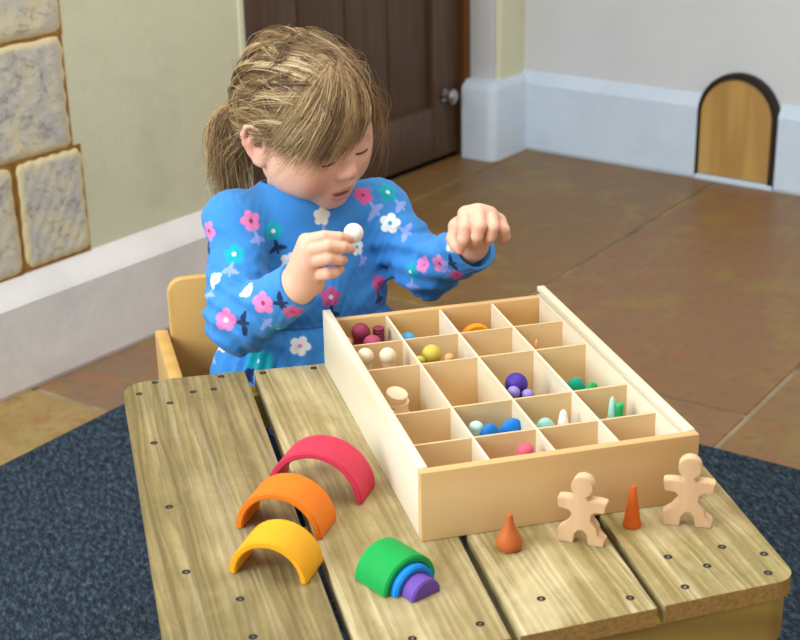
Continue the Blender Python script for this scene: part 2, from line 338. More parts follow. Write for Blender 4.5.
# small arched hatch let into the plinth
h = empty('arched_hatch'); h.matrix_world = RW; tag(h, 'small arched wooden hatch with a dark rim set low in the white plinth', 'hatch')
wd = sh1-sh0; cx = (sh0+sh1)/2
def arch_poly(hw, base, spring, n=20): return [(-hw, base)]+[(-hw*math.cos(t), spring+hw*math.sin(t)) for t in [math.pi*i/n for i in range(n+1)]]+[(hw, base)]
MY = Matrix(((1, 0, 0, cx), (0, 0, 1, 0), (0, 1, 0, 0), (0, 0, 0, 1)))
bm = bmesh.new(); prism(bm, [(x-.006, y) for x, y in arch_poly(wd/2-.012, FZ+.018, -.305)], .004, .0215, MY); from_bm('panel', bm, M['hatch'], h, None, .003)
bm = bmesh.new(); o_ = arch_poly(wd/2+.002, FZ+.006, -.30); i_ = [(x-.006, y) for x, y in arch_poly(wd/2-.011, FZ+.006, -.305)]
for z0, z1 in ((-.003, .0215),):
    n = len(o_); V = [[bm.verts.new((x, y, z)) for x, y in P] for P in (o_, i_) for z in (z0, z1)]
    for i in range(n-1):
        for A, B in ((V[0], V[1]), (V[1], V[3]), (V[3], V[2]), (V[2], V[0])): bm.faces.new((A[i], A[i+1], B[i+1], B[i]))
    for i in (0, n-1): bm.faces.new((V[0][i], V[1][i], V[3][i], V[2][i]))
bmesh.ops.transform(bm, matrix=MY, verts=bm.verts); from_bm('rim', bm, M['iron'], h, None, .002)
box('sill', (sh0, -.004, FZ), (sh1, .0215, FZ+.016), M['plinth'], h, .003)
# rug
th = R_(40.5); S = Vector((math.cos(th), math.sin(th), 0)); T = Vector((-math.sin(th), math.cos(th), 0))
bm = bmesh.new(); q = [S*a+T*b for a, b in ((-1.5, -1.3), (1.262, -1.3), (1.262, 1.262), (-1.5, 1.262))]
prism(bm, [(v.x, v.y) for v in q], FZ, FZ+.007); o = from_bm('rug', bm, M['rug'], None, None, .003); tag(o, 'dark blue-grey flecked pile rug under the wooden table', 'rug')
# ------------------------------------------------------------------ table
tb = empty('play_table', (.03, .14, FZ)); tag(tb, 'low wooden table of four weathered planks with dark screws', 'table')
def put(o, parent): # keep world placement under a parent
    o.parent = parent; o.matrix_parent_inverse = Matrix.Translation(-Vector(parent.location)) ; return o
def round_poly(pts, rad):
    out = []; n = len(pts)
    for i, p in enumerate(pts):
        r = rad[i]; p = Vector(p)
        if r <= 0: out.append((p.x, p.y)); continue
        a = (Vector(pts[i-1])-p).normalized(); b = (Vector(pts[(i+1) % n])-p).normalized()
        ang = a.angle(b); d = r/math.tan(ang/2); c = p+(a+b).normalized()*(r/math.sin(ang/2))
        A = p+a*d-c; B = p+b*d-c; sw = A.angle_signed(B)
        for k in range(9):
            t = -sw*k/8; out.append((c.x+A.x*math.cos(t)-A.y*math.sin(t), c.y+A.x*math.sin(t)+A.y*math.cos(t)))
    return out
PLK = [[(-.2535, -.186), (-.1070, -.183), (-.0938, .4462), (-.2390, .4545)], [(-.0985, -.183), (.0290, -.1785), (.055, .437), (-.0822, .445)],
       [(.0375, -.178), (.1645, -.1715), (.192, .430), (.066, .436)], [(.1725, -.1700), (.3045, -.163), (.3480, .423), (.2015, .429)]]
RAD = [[.03, 0, 0, .032], [0]*4, [0]*4, [0, .022, .03, 0]]
SCR = [[(-.2225, .4175), (-.2008, .4447), (-.1906, .3813), (-.1611, .4041), (-.1228, .4385), (-.2193, .2825), (-.2201, .1341), (-.2193, .0067), (-.1792, -.0524), (-.178, -.1139), (-.137, .4045)],
       [(-.0731, .4341), (-.012, .43), (.011, -.1504), (-.05, -.155)], [(.0743, -.1285), (.1489, -.1497), (.08, .42), (.16, .415)],
       [(.2096, -.0961), (.2366, -.1207), (.2647, -.0942), (.2956, -.1167), (.2832, -.1473), (.2023, -.1472), (.23, .41), (.30, .40), (.32, .36)]]
for k in range(4):
    bm = bmesh.new(); prism(bm, round_poly(PLK[k], RAD[k]), -.018, 0)
    bmesh.ops.bevel(bm, geom=[e for e in bm.edges if e.calc_face_angle(0) > .3], offset=.0022, segments=3, affect='EDGES', clamp_overlap=True)
    o = from_bm('plank', bm, M['deck%d' % (k+1)]); o.data.materials.append(M['end'])
    for p in o.data.polygons:
        if abs(p.normal.y) > .75 and p.area > 1e-4 or (abs(p.normal.z) < .5 and p.normal.y < -.3): p.material_index = 1
    put(o, tb)
    for x, y in SCR[k]:
        bm = bmesh.new(); lathe(bm, [(0, -.004), (.0036, -.004), (.0040, .0002), (.0032, .0005), (.0013, .0003), (.0011, -.0012), (0, -.0012)], 14, Matrix.Translation((x, y, 0)))
        s_ = from_bm('screw', bm, M['screw']); s_.parent = o; s_['label'] = 'dark countersunk screw'
bm = bmesh.new(); ap = round_poly([(-.2515, -.1845), (.3030, -.1625), (.3455, .4215), (-.2365, .4515)], [.03]*4); ai = round_poly([(-.216, -.152), (.272, -.130), (.312, .390), (-.204, .420)], [.01]*4)
n = len(ap)
for P, zs in ((ap, 0), (ai, 1)): pass
V = [[bm.verts.new((x, y, z)) for x, y in P] for P in (ap, ai) for z in (-.064, -.019)]
for i in range(n):
    j = (i+1) % n
    for A, B in ((V[0], V[1]), (V[1], V[3]), (V[3], V[2]), (V[2], V[0])): bm.faces.new((A[i], A[j], B[j], B[i]))
put(from_bm('apron', bm, M['apron'], None, 40), tb)
for x, y in ((-.198, -.13), (.238, -.112), (.285, .365), (-.178, .395)): put(box('leg', (x-.022, y-.022, FZ+.0075), (x+.022, y+.022, -.02), M['table_leg'], None, .004), tb)
# ------------------------------------------------------------------ divided tray
tr = empty('sorting_tray', (.14, .22, 0)); tag(tr, 'pale pine sorting tray split by thin dividers into twenty compartments', 'tray')
W, D, H = .28, .4355, .0735
def rail(name, flip):
    prof = [(0, .0003), (.010, .0003), (.010, .0625), (.0052, .0632), (.0052, .0668), (.0095, .0675), (.0095, H), (0, H)]
    bm = bmesh.new(); f = (lambda x: W-x) if flip else (lambda x: x)
    a = [bm.verts.new((f(x), .0101, z)) for x, z in prof]; b = [bm.verts.new((f(x), D, z)) for x, z in prof]; bm.faces.new(a); bm.faces.new(b[::-1])
    for i in range(len(prof)): j = (i+1) % len(prof); bm.faces.new((a[i], a[j], b[j], b[i]))
    bmesh.ops.recalc_face_normals(bm, faces=bm.faces)
    put(from_bm(name, bm, M['pine_side'], None, 30, .0008), tr)
rail('side_rail', False); rail('side_rail', True)
put(box('front_panel', (0, 0, .0003), (W, .0100, .0725), M['pine_front'], None, .0008), tr)
put(box('back_panel', (.0101, D-.011, .0003), (W-.0101, D-.001, .0622), M['pine_front'], None, .0008), tr)
put(box('base_board', (.0101, .0101, .001), (W-.0101, D-.0111, .005), M['pine_base'], None, 0), tr)
DX = [.0757, .1425, .2088]; DY = [.080, .1535, .2715, .3455]; DT = .0611
for x in DX: put(box('long_divider', (x-.0014, .0101, .0051), (x+.0014, D-.0111, DT), M['pine_side'], None, .0003, 1), tr)
xs = [.0101]+DX+[W-.0101]
for y in DY:
    bm = bmesh.new()
    for a, b in zip(xs, xs[1:]): bm_box(bm, (a+(.0014 if a > .02 else 0), y-.0014, .0051), (b-(.0014 if b < .26 else 0), y+.0014, DT))
    put(from_bm('cross_divider', bm, M['pine_div']), tr)
tr.matrix_world = Matrix.Translation((W+.0005, -.0062, 0)) @ Matrix.Rotation(R_(-.2), 4, 'Z') @ Matrix.Translation((-W, 0, 0)) @ Matrix.Translation((.14, .22, 0))
# ------------------------------------------------------------------ arches, cones, figures
def arch(name, fl, fr, dep, th, mat, label, solid=False, lift=0):
    fl, fr = Vector((*fl, 0)), Vector((*fr, 0)); ax = (fr-fl).normalized(); bk = Vector((-ax.y, ax.x, 0)); ro = (fr-fl).length/2; ri = ro-th
    N = 40; poly = [(-ro*math.cos(math.pi*i/N), ro*math.sin(math.pi*i/N)) for i in range(N+1)]
    if not solid: poly += [(ri*math.cos(math.pi*i/N), ri*math.sin(math.pi*i/N)) for i in range(N+1)]
    bm = bmesh.new(); prism(bm, poly, -dep/2, dep/2)
    c = (fl+fr)/2+bk*dep/2
    bmesh.ops.transform(bm, matrix=Matrix(((1, 0, 0, 0), (0, 0, -1, 0), (0, 1, 0, 0), (0, 0, 0, 1))), verts=bm.verts)
    bmesh.ops.recalc_face_normals(bm, faces=bm.faces)
    bmesh.ops.bevel(bm, geom=[e for e in bm.edges if e.calc_face_angle(0) > .6], offset=.0013, segments=3, affect='EDGES', clamp_overlap=True)
    o = from_bm(name, bm, M[mat], None, 40); o.location = (c.x, c.y, lift); o.rotation_euler = (0, 0, math.atan2(ax.y, ax.x)); tag(o, label, 'toy arch', 'rainbow arch pieces on the table'); return o
def foot(u, v): p = at_z(u, v, 0); return p.x, p.y
arch('toy_arch', (-.1215, .1355), (-.0362, .0812), .043, .0068, 'red', 'large crimson wooden arch standing on the planks behind the orange one')
arch('toy_arch', (-.1632, .0728), (-.0895, .0252), .044, .0068, 'orange', 'orange wooden arch standing between the crimson and the yellow arch')
arch('toy_arch', (-.1822, -.0070), (-.1180, -.0478), .044, .0068, 'yellow', 'yellow wooden arch straddling the gap between two planks')
gx = Vector((.91, .414, 0)).normalized(); gy = Vector((-gx.y, gx.x, 0)); gc = Vector((-.0300, -.0768, 0))
def nest(r, fwd, dep, th, mat, label, solid=False):
    c = gc-gy*fwd; arch('toy_arch' if not solid else 'toy_half_disc', tuple((c-gx*r)[:2]), tuple((c+gx*r)[:2]), dep, th, mat, label, solid)
nest(.0298, 0, .044, .0064, 'green', 'green wooden arch with a blue arch nested inside it')
nest(.0229, .0070, .043, .0060, 'blue', 'bright blue wooden arch nested inside the green one')
nest(.0164, .0225, .043, .02, 'purple', 'solid purple half-round block poking out of the nested blue arch', True)
def lathe_obj(name, prof, loc, mat, label, cat, group=None, rot=(0, 0, 0), seg=32, smooth=45):
    bm = bmesh.new(); lathe(bm, prof, seg); o = from_bm(name, bm, M[mat] if isinstance(mat, str) else mat, None, smooth); o.location = loc; o.rotation_euler = rot; return tag(o, label, cat, group)
def ball_prof(r, n=14, sq=1.0, base=None): return [(r*math.sin(math.pi*i/n), -r*sq*math.cos(math.pi*i/n)) for i in range(n+1)]
lathe_obj('toy_cone', [(0, 0), (.0082, 0), (.0088, .0008), (.0087, .002), (.0028, .041), (.0022, .0425), (0, .043)], (.201, -.0335, 0), 'cone', 'tall slim orange wooden cone standing between the two wooden figures', 'toy cone')
lathe_obj('toy_cone', [(0, 0), (.0085, 0), (.0112, .0012), (.0126, .005), (.0122, .009), (.0098, .0148), (.0066, .0205), (.0042, .0265), (.0034, .032), (.0026, .0352), (0, .0362)], (.0757, -.0385, 0), 'drop', 'squat terracotta teardrop cone standing by the tray front', 'toy cone')
def figure(fl, fr, label, lean=0):
    """flat cut-out person: round head, arms out, bent legs, one toe turned out"""
    P = [(-.0205, 0), (-.0065, 0), (-.0055, .009), (-.002, .0135), (.002, .0135), (.0055, .009), (.0065, 0), (.0205, 0), (.0212, .006), (.0150, .0105), (.0142, .0165), (.0122, .0195),
         (.0088, .0235), (.0088, .0295), (.0120, .0322), (.0205, .0330), (.0218, .0422), (.0150, .0432), (.0062, .0428), (.0040, .0458)]
    a0 = R_(-64); hc, hr = .0552, .0098
    P += [(hr*math.cos(a0+(math.pi-2*a0)*i/22), hc+hr*math.sin(a0+(math.pi-2*a0)*i/22)) for i in range(23)]
    P += [(-.0040, .0458), (-.0062, .0428), (-.0150, .0432), (-.0218, .0422), (-.0205, .0330), (-.0120, .0322), (-.0088, .0295), (-.0088, .0235), (-.0122, .0195), (-.0142, .0165), (-.0185, .0135), (-.0212, .0105)]
    fl, fr = Vector((*fl, 0)), Vector((*fr, 0)); ax = (fr-fl).normalized(); k = (fr-fl).length/.041; dep = .0125
    bm = bmesh.new(); prism(bm, [(x*k, y*k) for x, y in P], -dep/2, dep/2)
    bmesh.ops.transform(bm, matrix=Matrix(((1, 0, 0, 0), (0, 0, -1, 0), (0, 1, 0, 0), (0, 0, 0, 1))), verts=bm.verts); bmesh.ops.recalc_face_normals(bm, faces=bm.faces)
    bmesh.ops.bevel(bm, geom=[e for e in bm.edges if e.calc_face_angle(0) > .9], offset=.0008, segments=2, affect='EDGES', clamp_overlap=True)
    o = from_bm('toy_figure', bm, M['fig'], None, 35); bk = Vector((-ax.y, ax.x, 0)); c = (fl+fr)/2+bk*dep/2; o.location = c; o.rotation_euler = (0, 0, math.atan2(ax.y, ax.x)); return tag(o, label, 'toy figure')
figure((.1235, -.0385), (.1592, -.0640), 'flat wooden person standing between the teardrop cone and the slim cone')
figure((.2300, -.0400), (.2705, -.0605), 'flat wooden person standing at the tray corner beyond the slim cone')
# ------------------------------------------------------------------ loose pieces in the tray
FB = .0052
def bead(name, u, v, zc, prof, mat, label, cat, rot=(0, 0, 0), dz=0):
    p = at_z(u, v, zc); return lathe_obj(name, prof, (p.x, p.y, zc+dz), mat, label, cat, None, rot, 28)
def dome(r, h): return [(0, 0), (r*.92, 0), (r, h*.12)]+[(r*math.cos(t), h*.12+h*.88*math.sin(t)) for t in [math.pi/2*i/8 for i in range(1, 8)]]+[(0, h)]
CY = {1: .385, 2: .308, 3: .212, 4: .117, 5: .045}
def top_at(u, v, y): p = at_y(u, v, y); return p.x, p.y, p.z
def peg(name, u, v, y, r, mat, label, cat, head='ball', group=None):
    """a standing peg whose head reaches the sight line at (u, v)"""
    x, y, zt = top_at(u, v, y); h = zt-FB
    if head == 'ball': pr = [(0, 0), (r*.84, 0), (r*.92, .0012), (r*.78, h-2*r+r*.30)]+[(r*math.sin(t), h-r-r*math.cos(t)) for t in [.92+(math.pi-.92)*i/12 for i in range(12)]]+[(0, h)]
    elif head == 'dome': pr = [(0, 0), (r*.9, 0), (r*.96, .001), (r, max(.002, h-r*.85))]+[(r*math.cos(t), h-r*.85+r*.85*math.sin(t)) for t in [math.pi/2*i/8 for i in range(1, 8)]]+[(0, h)]
    elif head == 'ridge':
        pr = [(0, 0)]; n = max(3, int(h/.0036))
        for i in range(n): a = i*h/n; pr += [(r*.82, a), (r, a+.0008), (r, a+h/n-.0009), (r*.82, a+h/n-.0001)]
        pr += [(0, h)]
    elif head == 'cone': pr = [(0, 0), (r*.9, 0), (r, .0008), (r*.3, h*.93), (0, h)]
    return lathe_obj(name, pr, (x, y, FB), mat, label, cat, group, (0, 0, 0), 28, 40)
peg('ball_peg', 360.5, 323.5, .392, .0112, 'maroon', 'dark maroon ball-headed peg in the tray corner nearest the child', 'toy peg')
peg('dome_peg', 372, 335.5, .368, .0105, 'rose', 'rose-coloured dome-topped peg in front of the dark maroon one', 'toy peg', 'dome')
peg('ridged_peg', 378.5, 327, .395, .0068, 'maroon', 'ridged maroon peg behind the rose dome-topped one', 'toy peg', 'ridge')
peg('ball_peg', 345.5, 337, .364, .0078, 'coral', 'small brownish pink peg tucked beside the tray rail', 'toy peg')
peg('peg_mushroom', 365, 348.5, .305, .0098, 'peg', 'plain wood round-headed peg next to the tray rail', 'toy peg', 'ball')
peg('peg_mushroom', 387.5, 348, .305, .0098, 'peg', 'plain wood round-headed peg next to the yellow-green ball-headed one', 'toy peg', 'ball')
cp = [(0, -.0036), (.0112, -.0036), (.0120, -.0027), (.0120, .0027), (.0112, .0036), (0, .0036)]
p0 = at_y(398, 385.5, .236); CT = .0078; nc = min(8, int((p0.z-FB-.002)/CT))
places = ['lowest of the pile', 'second from the bottom of the pile', 'third from the bottom of the pile', 'fourth from the bottom of the pile', 'fifth from the bottom of the pile', 'sixth from the bottom of the pile', 'seventh from the bottom of the pile', 'eighth from the bottom of the pile']
for i in range(nc):
    last = i >= nc-2; w_ = 'topmost and most tilted of the pile' if i == nc-1 else places[i]
    lathe_obj('wooden_coin', cp, (p0.x+[0, .001, -.001, .0015, 0, -.001, .001, 0][i]+(-.002 if last else 0), p0.y+[0, -.002, .001, 0, -.001, .001, 0, 0][i], FB+CT/2+i*CT+(.0014 if last else 0)), 'peg', 'plain wooden coin in the tray, '+w_, 'toy coin', 'plain wooden coins in the tray', (.25*last, .16*last, 0), 28, 35)
peg('dome_peg', 408, 333, .372, .010, 'sky', 'sky blue dome just showing behind a divider beside the maroon pieces', 'toy peg', 'dome')
peg('ball_peg', 431.7, 345, .312, .0115, 'olive', 'yellow-green ball-headed peg in the tray', 'toy peg')
peg('dome_peg', 419.5, 356, .288, .0062, 'lime', 'small lime dome-topped peg below the yellow-green one', 'toy peg', 'dome')
peg('dome_peg', 449.5, 353.5, .285, .0055, 'peach', 'small orange dome-topped peg beside the yellow-green one', 'toy peg', 'dome')
def disc_on_edge(u, v, y, r, dep, mat, label):
    x, y, zt = top_at(u, v, y); bm = bmesh.new(); lathe(bm, [(0, -dep/2), (r*.95, -dep/2), (r, -dep/2+.001), (r, dep/2-.001), (r*.95, dep/2), (0, dep/2)], 36, Matrix.Rotation(R_(90), 4, 'X'))
    o = from_bm('wooden_disc', bm, M[mat], None, 40); o.location = (x, y, zt-r); return tag(o, label, 'toy disc')
x_, y_, z_ = top_at(476, 324.5, .395); disc_on_edge(476, 324.5, .395, (z_-FB)/2, .010, 'tray_orange', 'amber wooden disc standing on edge in the back row of the tray')
peg('ball_peg', 516.5, 373.5, .205, .0125, 'violet', 'deep purple ball-headed peg in the middle of the tray', 'toy peg')
peg('ball_peg', 513.5, 386.5, .180, .0072, 'lavender', 'lavender ball-headed peg just in front of the deep purple one', 'toy peg')
peg('dome_peg', 528, 389.5, .176, .0065, 'lavender', 'lavender dome-topped peg against the divider beside the deep purple one', 'toy peg', 'dome')
peg('wooden_peg', 536.5, 338.5, .290, .0045, 'peach', 'thin peach peg standing alone behind a divider', 'toy peg', 'cone')
def pod(u, v, y, rx, ry, mat, label, rz=0.0, name='wooden_pebble'):
    x, y, zt = top_at(u, v, y); rz_ = (zt-FB)/2; bm = bmesh.new(); bmesh.ops.create_uvsphere(bm, u_segments=28, v_segments=18, radius=1); bmesh.ops.transform(bm, matrix=Matrix.Diagonal((rx, ry, rz_, 1)), verts=bm.verts)
    o = from_bm(name, bm, M[mat], None, True); o.location = (x, y, FB+rz_); o.rotation_euler = (0, 0, rz); return tag(o, label, 'toy pebble')
pod(575.5, 377.5, .205, .0135, .009, 'ltgreen', 'fat teal green pebble against the divider in the tray', .1)
pod(592, 382, .190, .0105, .007, 'leaf', 'leaf green pebble past the fat teal green one', .2)
peg('wooden_cone', 476, 421.5, .118, .0075, 'paleaqua', 'pale aqua cone beside the bright blue pod', 'toy cone', 'dome')
pod(512, 418.5, .122, .0155, .0095, 'brightblue', 'fat bright blue pebble, the taller of the blue pair in the tray', .1)
pod(490, 423.5, .110, .0130, .008, 'brightblue', 'bright blue pebble, the lower of the blue pair, next to the pale aqua cone', .1)
pod(545, 418, .112, .0135, .010, 'aqua', 'aqua pebble lying beside the white stubby cone', .1)
peg('wooden_cone', 563.5, 409, .118, .0115, 'white', 'white stubby cone in the tray beside the aqua pebble', 'toy cone', 'cone')
peg('wooden_cone', 612.5, 396, .122, .0082, 'aqua', 'tall slim aqua cone in the tray beside the green peg', 'toy cone', 'cone')
peg('ridged_peg', 619.5, 402.5, .118, .0046, 'leaf', 'small green peg standing beside the tall aqua cone', 'toy peg', 'dome')
peg('dome_peg', 525.5, 443.5, .045, .0085, 'pink', 'pink dome-topped peg in the front row of the tray', 'toy peg', 'dome')
# ------------------------------------------------------------------ chair
ch = empty('child_chair', (-.02, .62, FZ)); tag(ch, 'small beech plywood armchair the child sits on', 'chair')
def rbox(name, lo, hi, r, mat, axis, parent):
    """board with rounded outline corners; axis = thickness direction"""
    i, j = [k for k in range(3) if k != axis]; bm = bmesh.new()
    prism(bm, round_poly([(lo[i], lo[j]), (hi[i], lo[j]), (hi[i], hi[j]), (lo[i], hi[j])], [r]*4), lo[axis], hi[axis])
    for v in bm.verts:
        a, b, c = v.co; q = [0, 0, 0]; q[i], q[j], q[axis] = a, b, c; v.co = q
    return put(from_bm(name, bm, mat, None, 35, .003, 2), parent)
rbox('backrest', (-.152, .742, -.20), (.128, .758, .020), .022, M['chair'], 1, ch)
rbox('seat', (-.150, .44, -.236), (.126, .742, -.222), .01, M['chair'], 2, ch)
for x in (-.172, .128): rbox('side_panel', (x, .54, FZ+.0075), (x+.018, .775, -.060), .014, M['chair'], 0, ch)
rbox('stretcher', (-.153, .60, -.33), (.128, .618, -.27), .004, M['chair'], 1, ch)
# ------------------------------------------------------------------ light
w = bpy.data.worlds.new('World'); bpy.context.scene.world = w; w.use_nodes = True
bg = w.node_tree.nodes['Background']; bg.inputs['Color'].default_value = (1.0, .95, .88, 1); bg.inputs['Strength'].default_value = .66
def area(name, loc, target, size, power, color):
    l = bpy.data.lights.new(name, 'AREA'); l.shape = 'RECTANGLE'; l.size, l.size_y = size; l.energy = power; l.color = color
    o = bpy.data.objects.new(name, l); C.objects.link(o); o.location = loc; o.rotation_euler = (Vector(target)-Vector(loc)).to_track_quat('-Z', 'Y').to_euler(); return o
area('window_daylight', (-2.5, -.3, 1.5), (.2, .6, 0), (2.0, 1.8), 175, (.78, .89, 1.0))
area('overhead_fill', (.3, .3, 2.3), (.2, .5, 0), (1.8, 1.8), 46, (1.0, .97, .92))  # unseen overhead fill, added to brighten the upward faces
sc = bpy.context.scene; sc.view_settings.view_transform = 'Standard'; sc.view_settings.look = 'None'; sc.view_settings.exposure = 0; sc.view_settings.gamma = 1
# ================================================================== the child
def V3(*a): return np.array(a, float)
def npv(v): return np.array((v.x, v.y, v.z))
def Y(u, v, y): return npv(at_y(u, v, y))
class Sdf:
    """list of rounded shapes joined smoothly; evaluated with numpy"""
    def __init__(s): s.ops = []
    def cap(s, a, b, ra, rb, k=.006): s.ops.append(('cap', np.array(a), np.array(b), ra, rb, k)); return s
    def ell(s, c, r, k=.01, B=None): s.ops.append(('ell', np.array(c), np.array(r), np.eye(3) if B is None else B, 0, k)); return s
    def cut(s, c, r, k=.004, B=None): s.ops.append(('cut', np.array(c), np.array(r), np.eye(3) if B is None else B, 0, k)); return s
    def sub(s, other, k=.003): s.ops.append(('sub', other, 0, 0, 0, k)); return s
    def join(s, other, k=0.0): s.ops.append(('join', other, 0, 0, 0, k)); return s
    def fn(s, f): s.ops.append(('fn', f, 0, 0, 0, 0)); return s
    @staticmethod
    def _cap(P, a, b, ra, rb):
        ba = b-a; L2 = ba@ba; h = np.clip(((P-a)@ba)/L2, 0, 1); return np.linalg.norm(P-a-h[:, None]*ba, axis=1)-(ra+(rb-ra)*h)
    @staticmethod
    def _ell(P, c, r, B):
        q = (P-c)@B; k0 = np.linalg.norm(q/r, axis=1); k1 = np.linalg.norm(q/(r*r), axis=1)+1e-9; return k0*(k0-1)/k1
    def __call__(s, P):
        d = np.full(len(P), 1e3)
        for op in s.ops:
            t, k = op[0], op[5]
            if t == 'fn': d = op[1](P, d); continue
            e = s._cap(P, *op[1:5]) if t == 'cap' else op[1](P) if t in ('sub', 'join') else s._ell(P, op[1], op[2], op[3])
            if t in ('cut', 'sub'):
                if k > 0: h = np.clip(.5-.5*(d+e)/k, 0, 1); d = d*(1-h)-e*h+k*h*(1-h)
                else: d = np.maximum(d, -e)
            else:
                if k > 0: h = np.clip(.5+.5*(e-d)/k, 0, 1); d = e*(1-h)+d*h-k*h*(1-h)
                else: d = np.minimum(d, e)
        return d
def surface(f, lo, hi, h, lv=4):
    """surface nets on a sparse grid"""
    lo = np.array(lo); n = np.ceil((np.array(hi)-lo)/(h*2**lv)).astype(int)
    g = np.stack(np.meshgrid(*[np.arange(x) for x in n], indexing='ij'), -1).reshape(-1, 3)
    for L in range(lv, -1, -1):
        cs = h*2**L; d = f(lo+(g+.5)*cs); g = g[np.abs(d) < cs*(1.3 if L else 1.9)+.004*(L > 0)]
        if L: g = (g[:, None, :]*2+np.array([(i, j, k) for i in (0, 1) for j in (0, 1) for k in (0, 1)])).reshape(-1, 3)
    N = int(g.max())+4; code = lambda q: ((q[:, 0]+1)*N+q[:, 1]+1)*N+q[:, 2]+1
    offs = np.array([(i, j, k) for i in (0, 1) for j in (0, 1) for k in (0, 1)])
    cor = (g[:, None, :]+offs).reshape(-1, 3); cc = code(cor); uq, idx, inv = np.unique(cc, return_index=True, return_inverse=True)
    val = f(lo+cor[idx]*h); inv = inv.reshape(-1, 8); vv = val[inv]; act = (vv.min(1) < 0) & (vv.max(1) >= 0); g = g[act]; vv = vv[act]
    E = [(a, b) for a in range(8) for b in range(a+1, 8) if bin(a ^ b).count('1') == 1]
    acc = np.zeros((len(g), 3)); cnt = np.zeros(len(g))
    for a, b in E:
        m = (vv[:, a] < 0) != (vv[:, b] < 0); t = np.where(m, vv[:, a]/np.where(m, vv[:, a]-vv[:, b], 1), 0)
        acc += np.where(m[:, None], offs[a]+t[:, None]*(offs[b]-offs[a]), 0); cnt += m
    verts = lo+(g+acc/cnt[:, None])*h
    cg = code(g); o = np.argsort(cg); sc_ = cg[o]
    def find(q):
        c = code(q); i = np.clip(np.searchsorted(sc_, c), 0, len(sc_)-1); return np.where(sc_[i] == c, o[i], -1)
    F = []
    for ax in range(3):
        b, c = (ax+1) % 3, (ax+2) % 3; i1 = 1 << (2-ax); m = (vv[:, 0] < 0) != (vv[:, i1] < 0); q = g[m]; eb = np.zeros(3, int); ec = np.zeros(3, int); eb[b] = 1; ec[c] = 1
        quad = np.stack([find(q), find(q-eb), find(q-eb-ec), find(q-ec)], 1); flip = vv[m, 0] >= 0
        quad[flip] = quad[flip][:, ::-1]; quad = quad[(quad >= 0).all(1)]; F.append(quad)
    return verts, np.concatenate(F)
def np_mesh(name, v, f, mat, parent=None, cols=None, cname='skin'):
    me = bpy.data.meshes.new(name); k = f.shape[1]
    me.vertices.add(len(v)); me.vertices.foreach_set('co', v.astype(np.float32).ravel()); me.loops.add(f.size); me.loops.foreach_set('vertex_index', f.astype(np.int32).ravel())
    me.polygons.add(len(f)); me.polygons.foreach_set('loop_start', np.arange(0, f.size, k, dtype=np.int32)); me.polygons.foreach_set('loop_total', np.full(len(f), k, np.int32))
    me.update(calc_edges=True); me.validate()
    if cols is not None:
        a = me.attributes.new(cname, 'FLOAT_COLOR', 'POINT'); a.data.foreach_set('color', np.concatenate([cols, np.ones((len(cols), 1))], 1).astype(np.float32).ravel())
    return link(name, me, mat, parent, True)
HC = V3(.0276, .61, .2523)
_u, _s, _v = np.linalg.svd(np.array([[-.8706, .4881, .0620], [-.4912, -.8550, -.1664], [-.0282, -.1754, .9841]])); HR = _u@_v
_a, _b = R_(5), R_(4); HR = HR@np.array([[math.cos(_a), -math.sin(_a), 0], [math.sin(_a), math.cos(_a), 0], [0, 0, 1]])@np.array([[1, 0, 0], [0, math.cos(_b), math.sin(_b)], [0, -math.sin(_b), math.cos(_b)]])
HSC = 1.0; HS = np.array([1.035, .955, .99])
def H(x, y, z): return HC+HR@(V3(x, y, z)*HS/1000)
def hr(*r): return np.array(r)*HS/1000
# ---- pose
sR, eR, wR = Y(234, 221, .60), Y(240, 321, .512), Y(296, 287, .447)
sL, eL, wL = Y(377, 208, .65), Y(429, 268, .585), Y(473, 247, .502)
bx = (sL-sR); bx[2] = 0; bx /= np.linalg.norm(bx); by = V3(bx[1], -bx[0], 0); BB = np.stack([bx, by, V3(0, 0, 1)], 1)
def B_(x, y, z, o=V3(.022, .640, 0)): return o+BB@V3(x, y, 0)+V3(0, 0, z)
hipL, hipR = B_(.052, -.02, -.171), B_(-.052, -.02, -.171)
kneeL, kneeR = V3(.085, .475, -.178), V3(-.045, .475, -.178)
ankL, ankR = V3(.085, .49, -.445), V3(-.045, .49, -.445)
# right hand
def fing(S, pts, rs, kpalm=.004):
    for i in range(len(pts)-1): S.ops.append(('cap', pts[i], pts[i+1], rs[i], rs[i+1], kpalm if i == 0 else .0012))
def hand_right(S):
    W = wR; D = Sdf()
    mc = [Y(306, 241, .436), Y(308, 250, .430), Y(310.5, 261, .429), Y(314, 274, .434)]
    for m, r in zip(mc, (.0095, .010, .010, .0095)): D.cap(W, m, .0165, r, .012)
    D.cap(W, Y(316, 284, .440), .017, .011, .012)
    D.cap(W, Y(313, 262, .455), .016, .011, .01)
    fs = [([mc[0], Y(324, 236.5, .418), Y(339, 236.8, .417), Y(350, 239, .4235)], (.0088, .0072, .0062, .0050)),
          ([mc[1], Y(328, 245.8, .411), Y(342.5, 247, .4125), Y(351, 248.8, .4215)], (.0092, .0076, .0067, .0055)),
          ([mc[2], Y(328.5, 257.5, .411), Y(338.5, 259, .4135), Y(343, 260, .424)], (.0094, .0080, .0071, .0060)),
          ([mc[3], Y(327, 273.5, .417), Y(335, 272, .419), Y(340, 269.5, .427)], (.0094, .0078, .0068, .0056)),
          ([Y(310, 268, .455), Y(322, 255, .452), Y(337, 247, .446), Y(348, 241, .438)], (.0105, .0085, .0078, .006))]
    for p, r in fs:
        F = Sdf(); fing(F, p, r, .002); D.join(F, .0013)
    S.join(D, .008); return fs
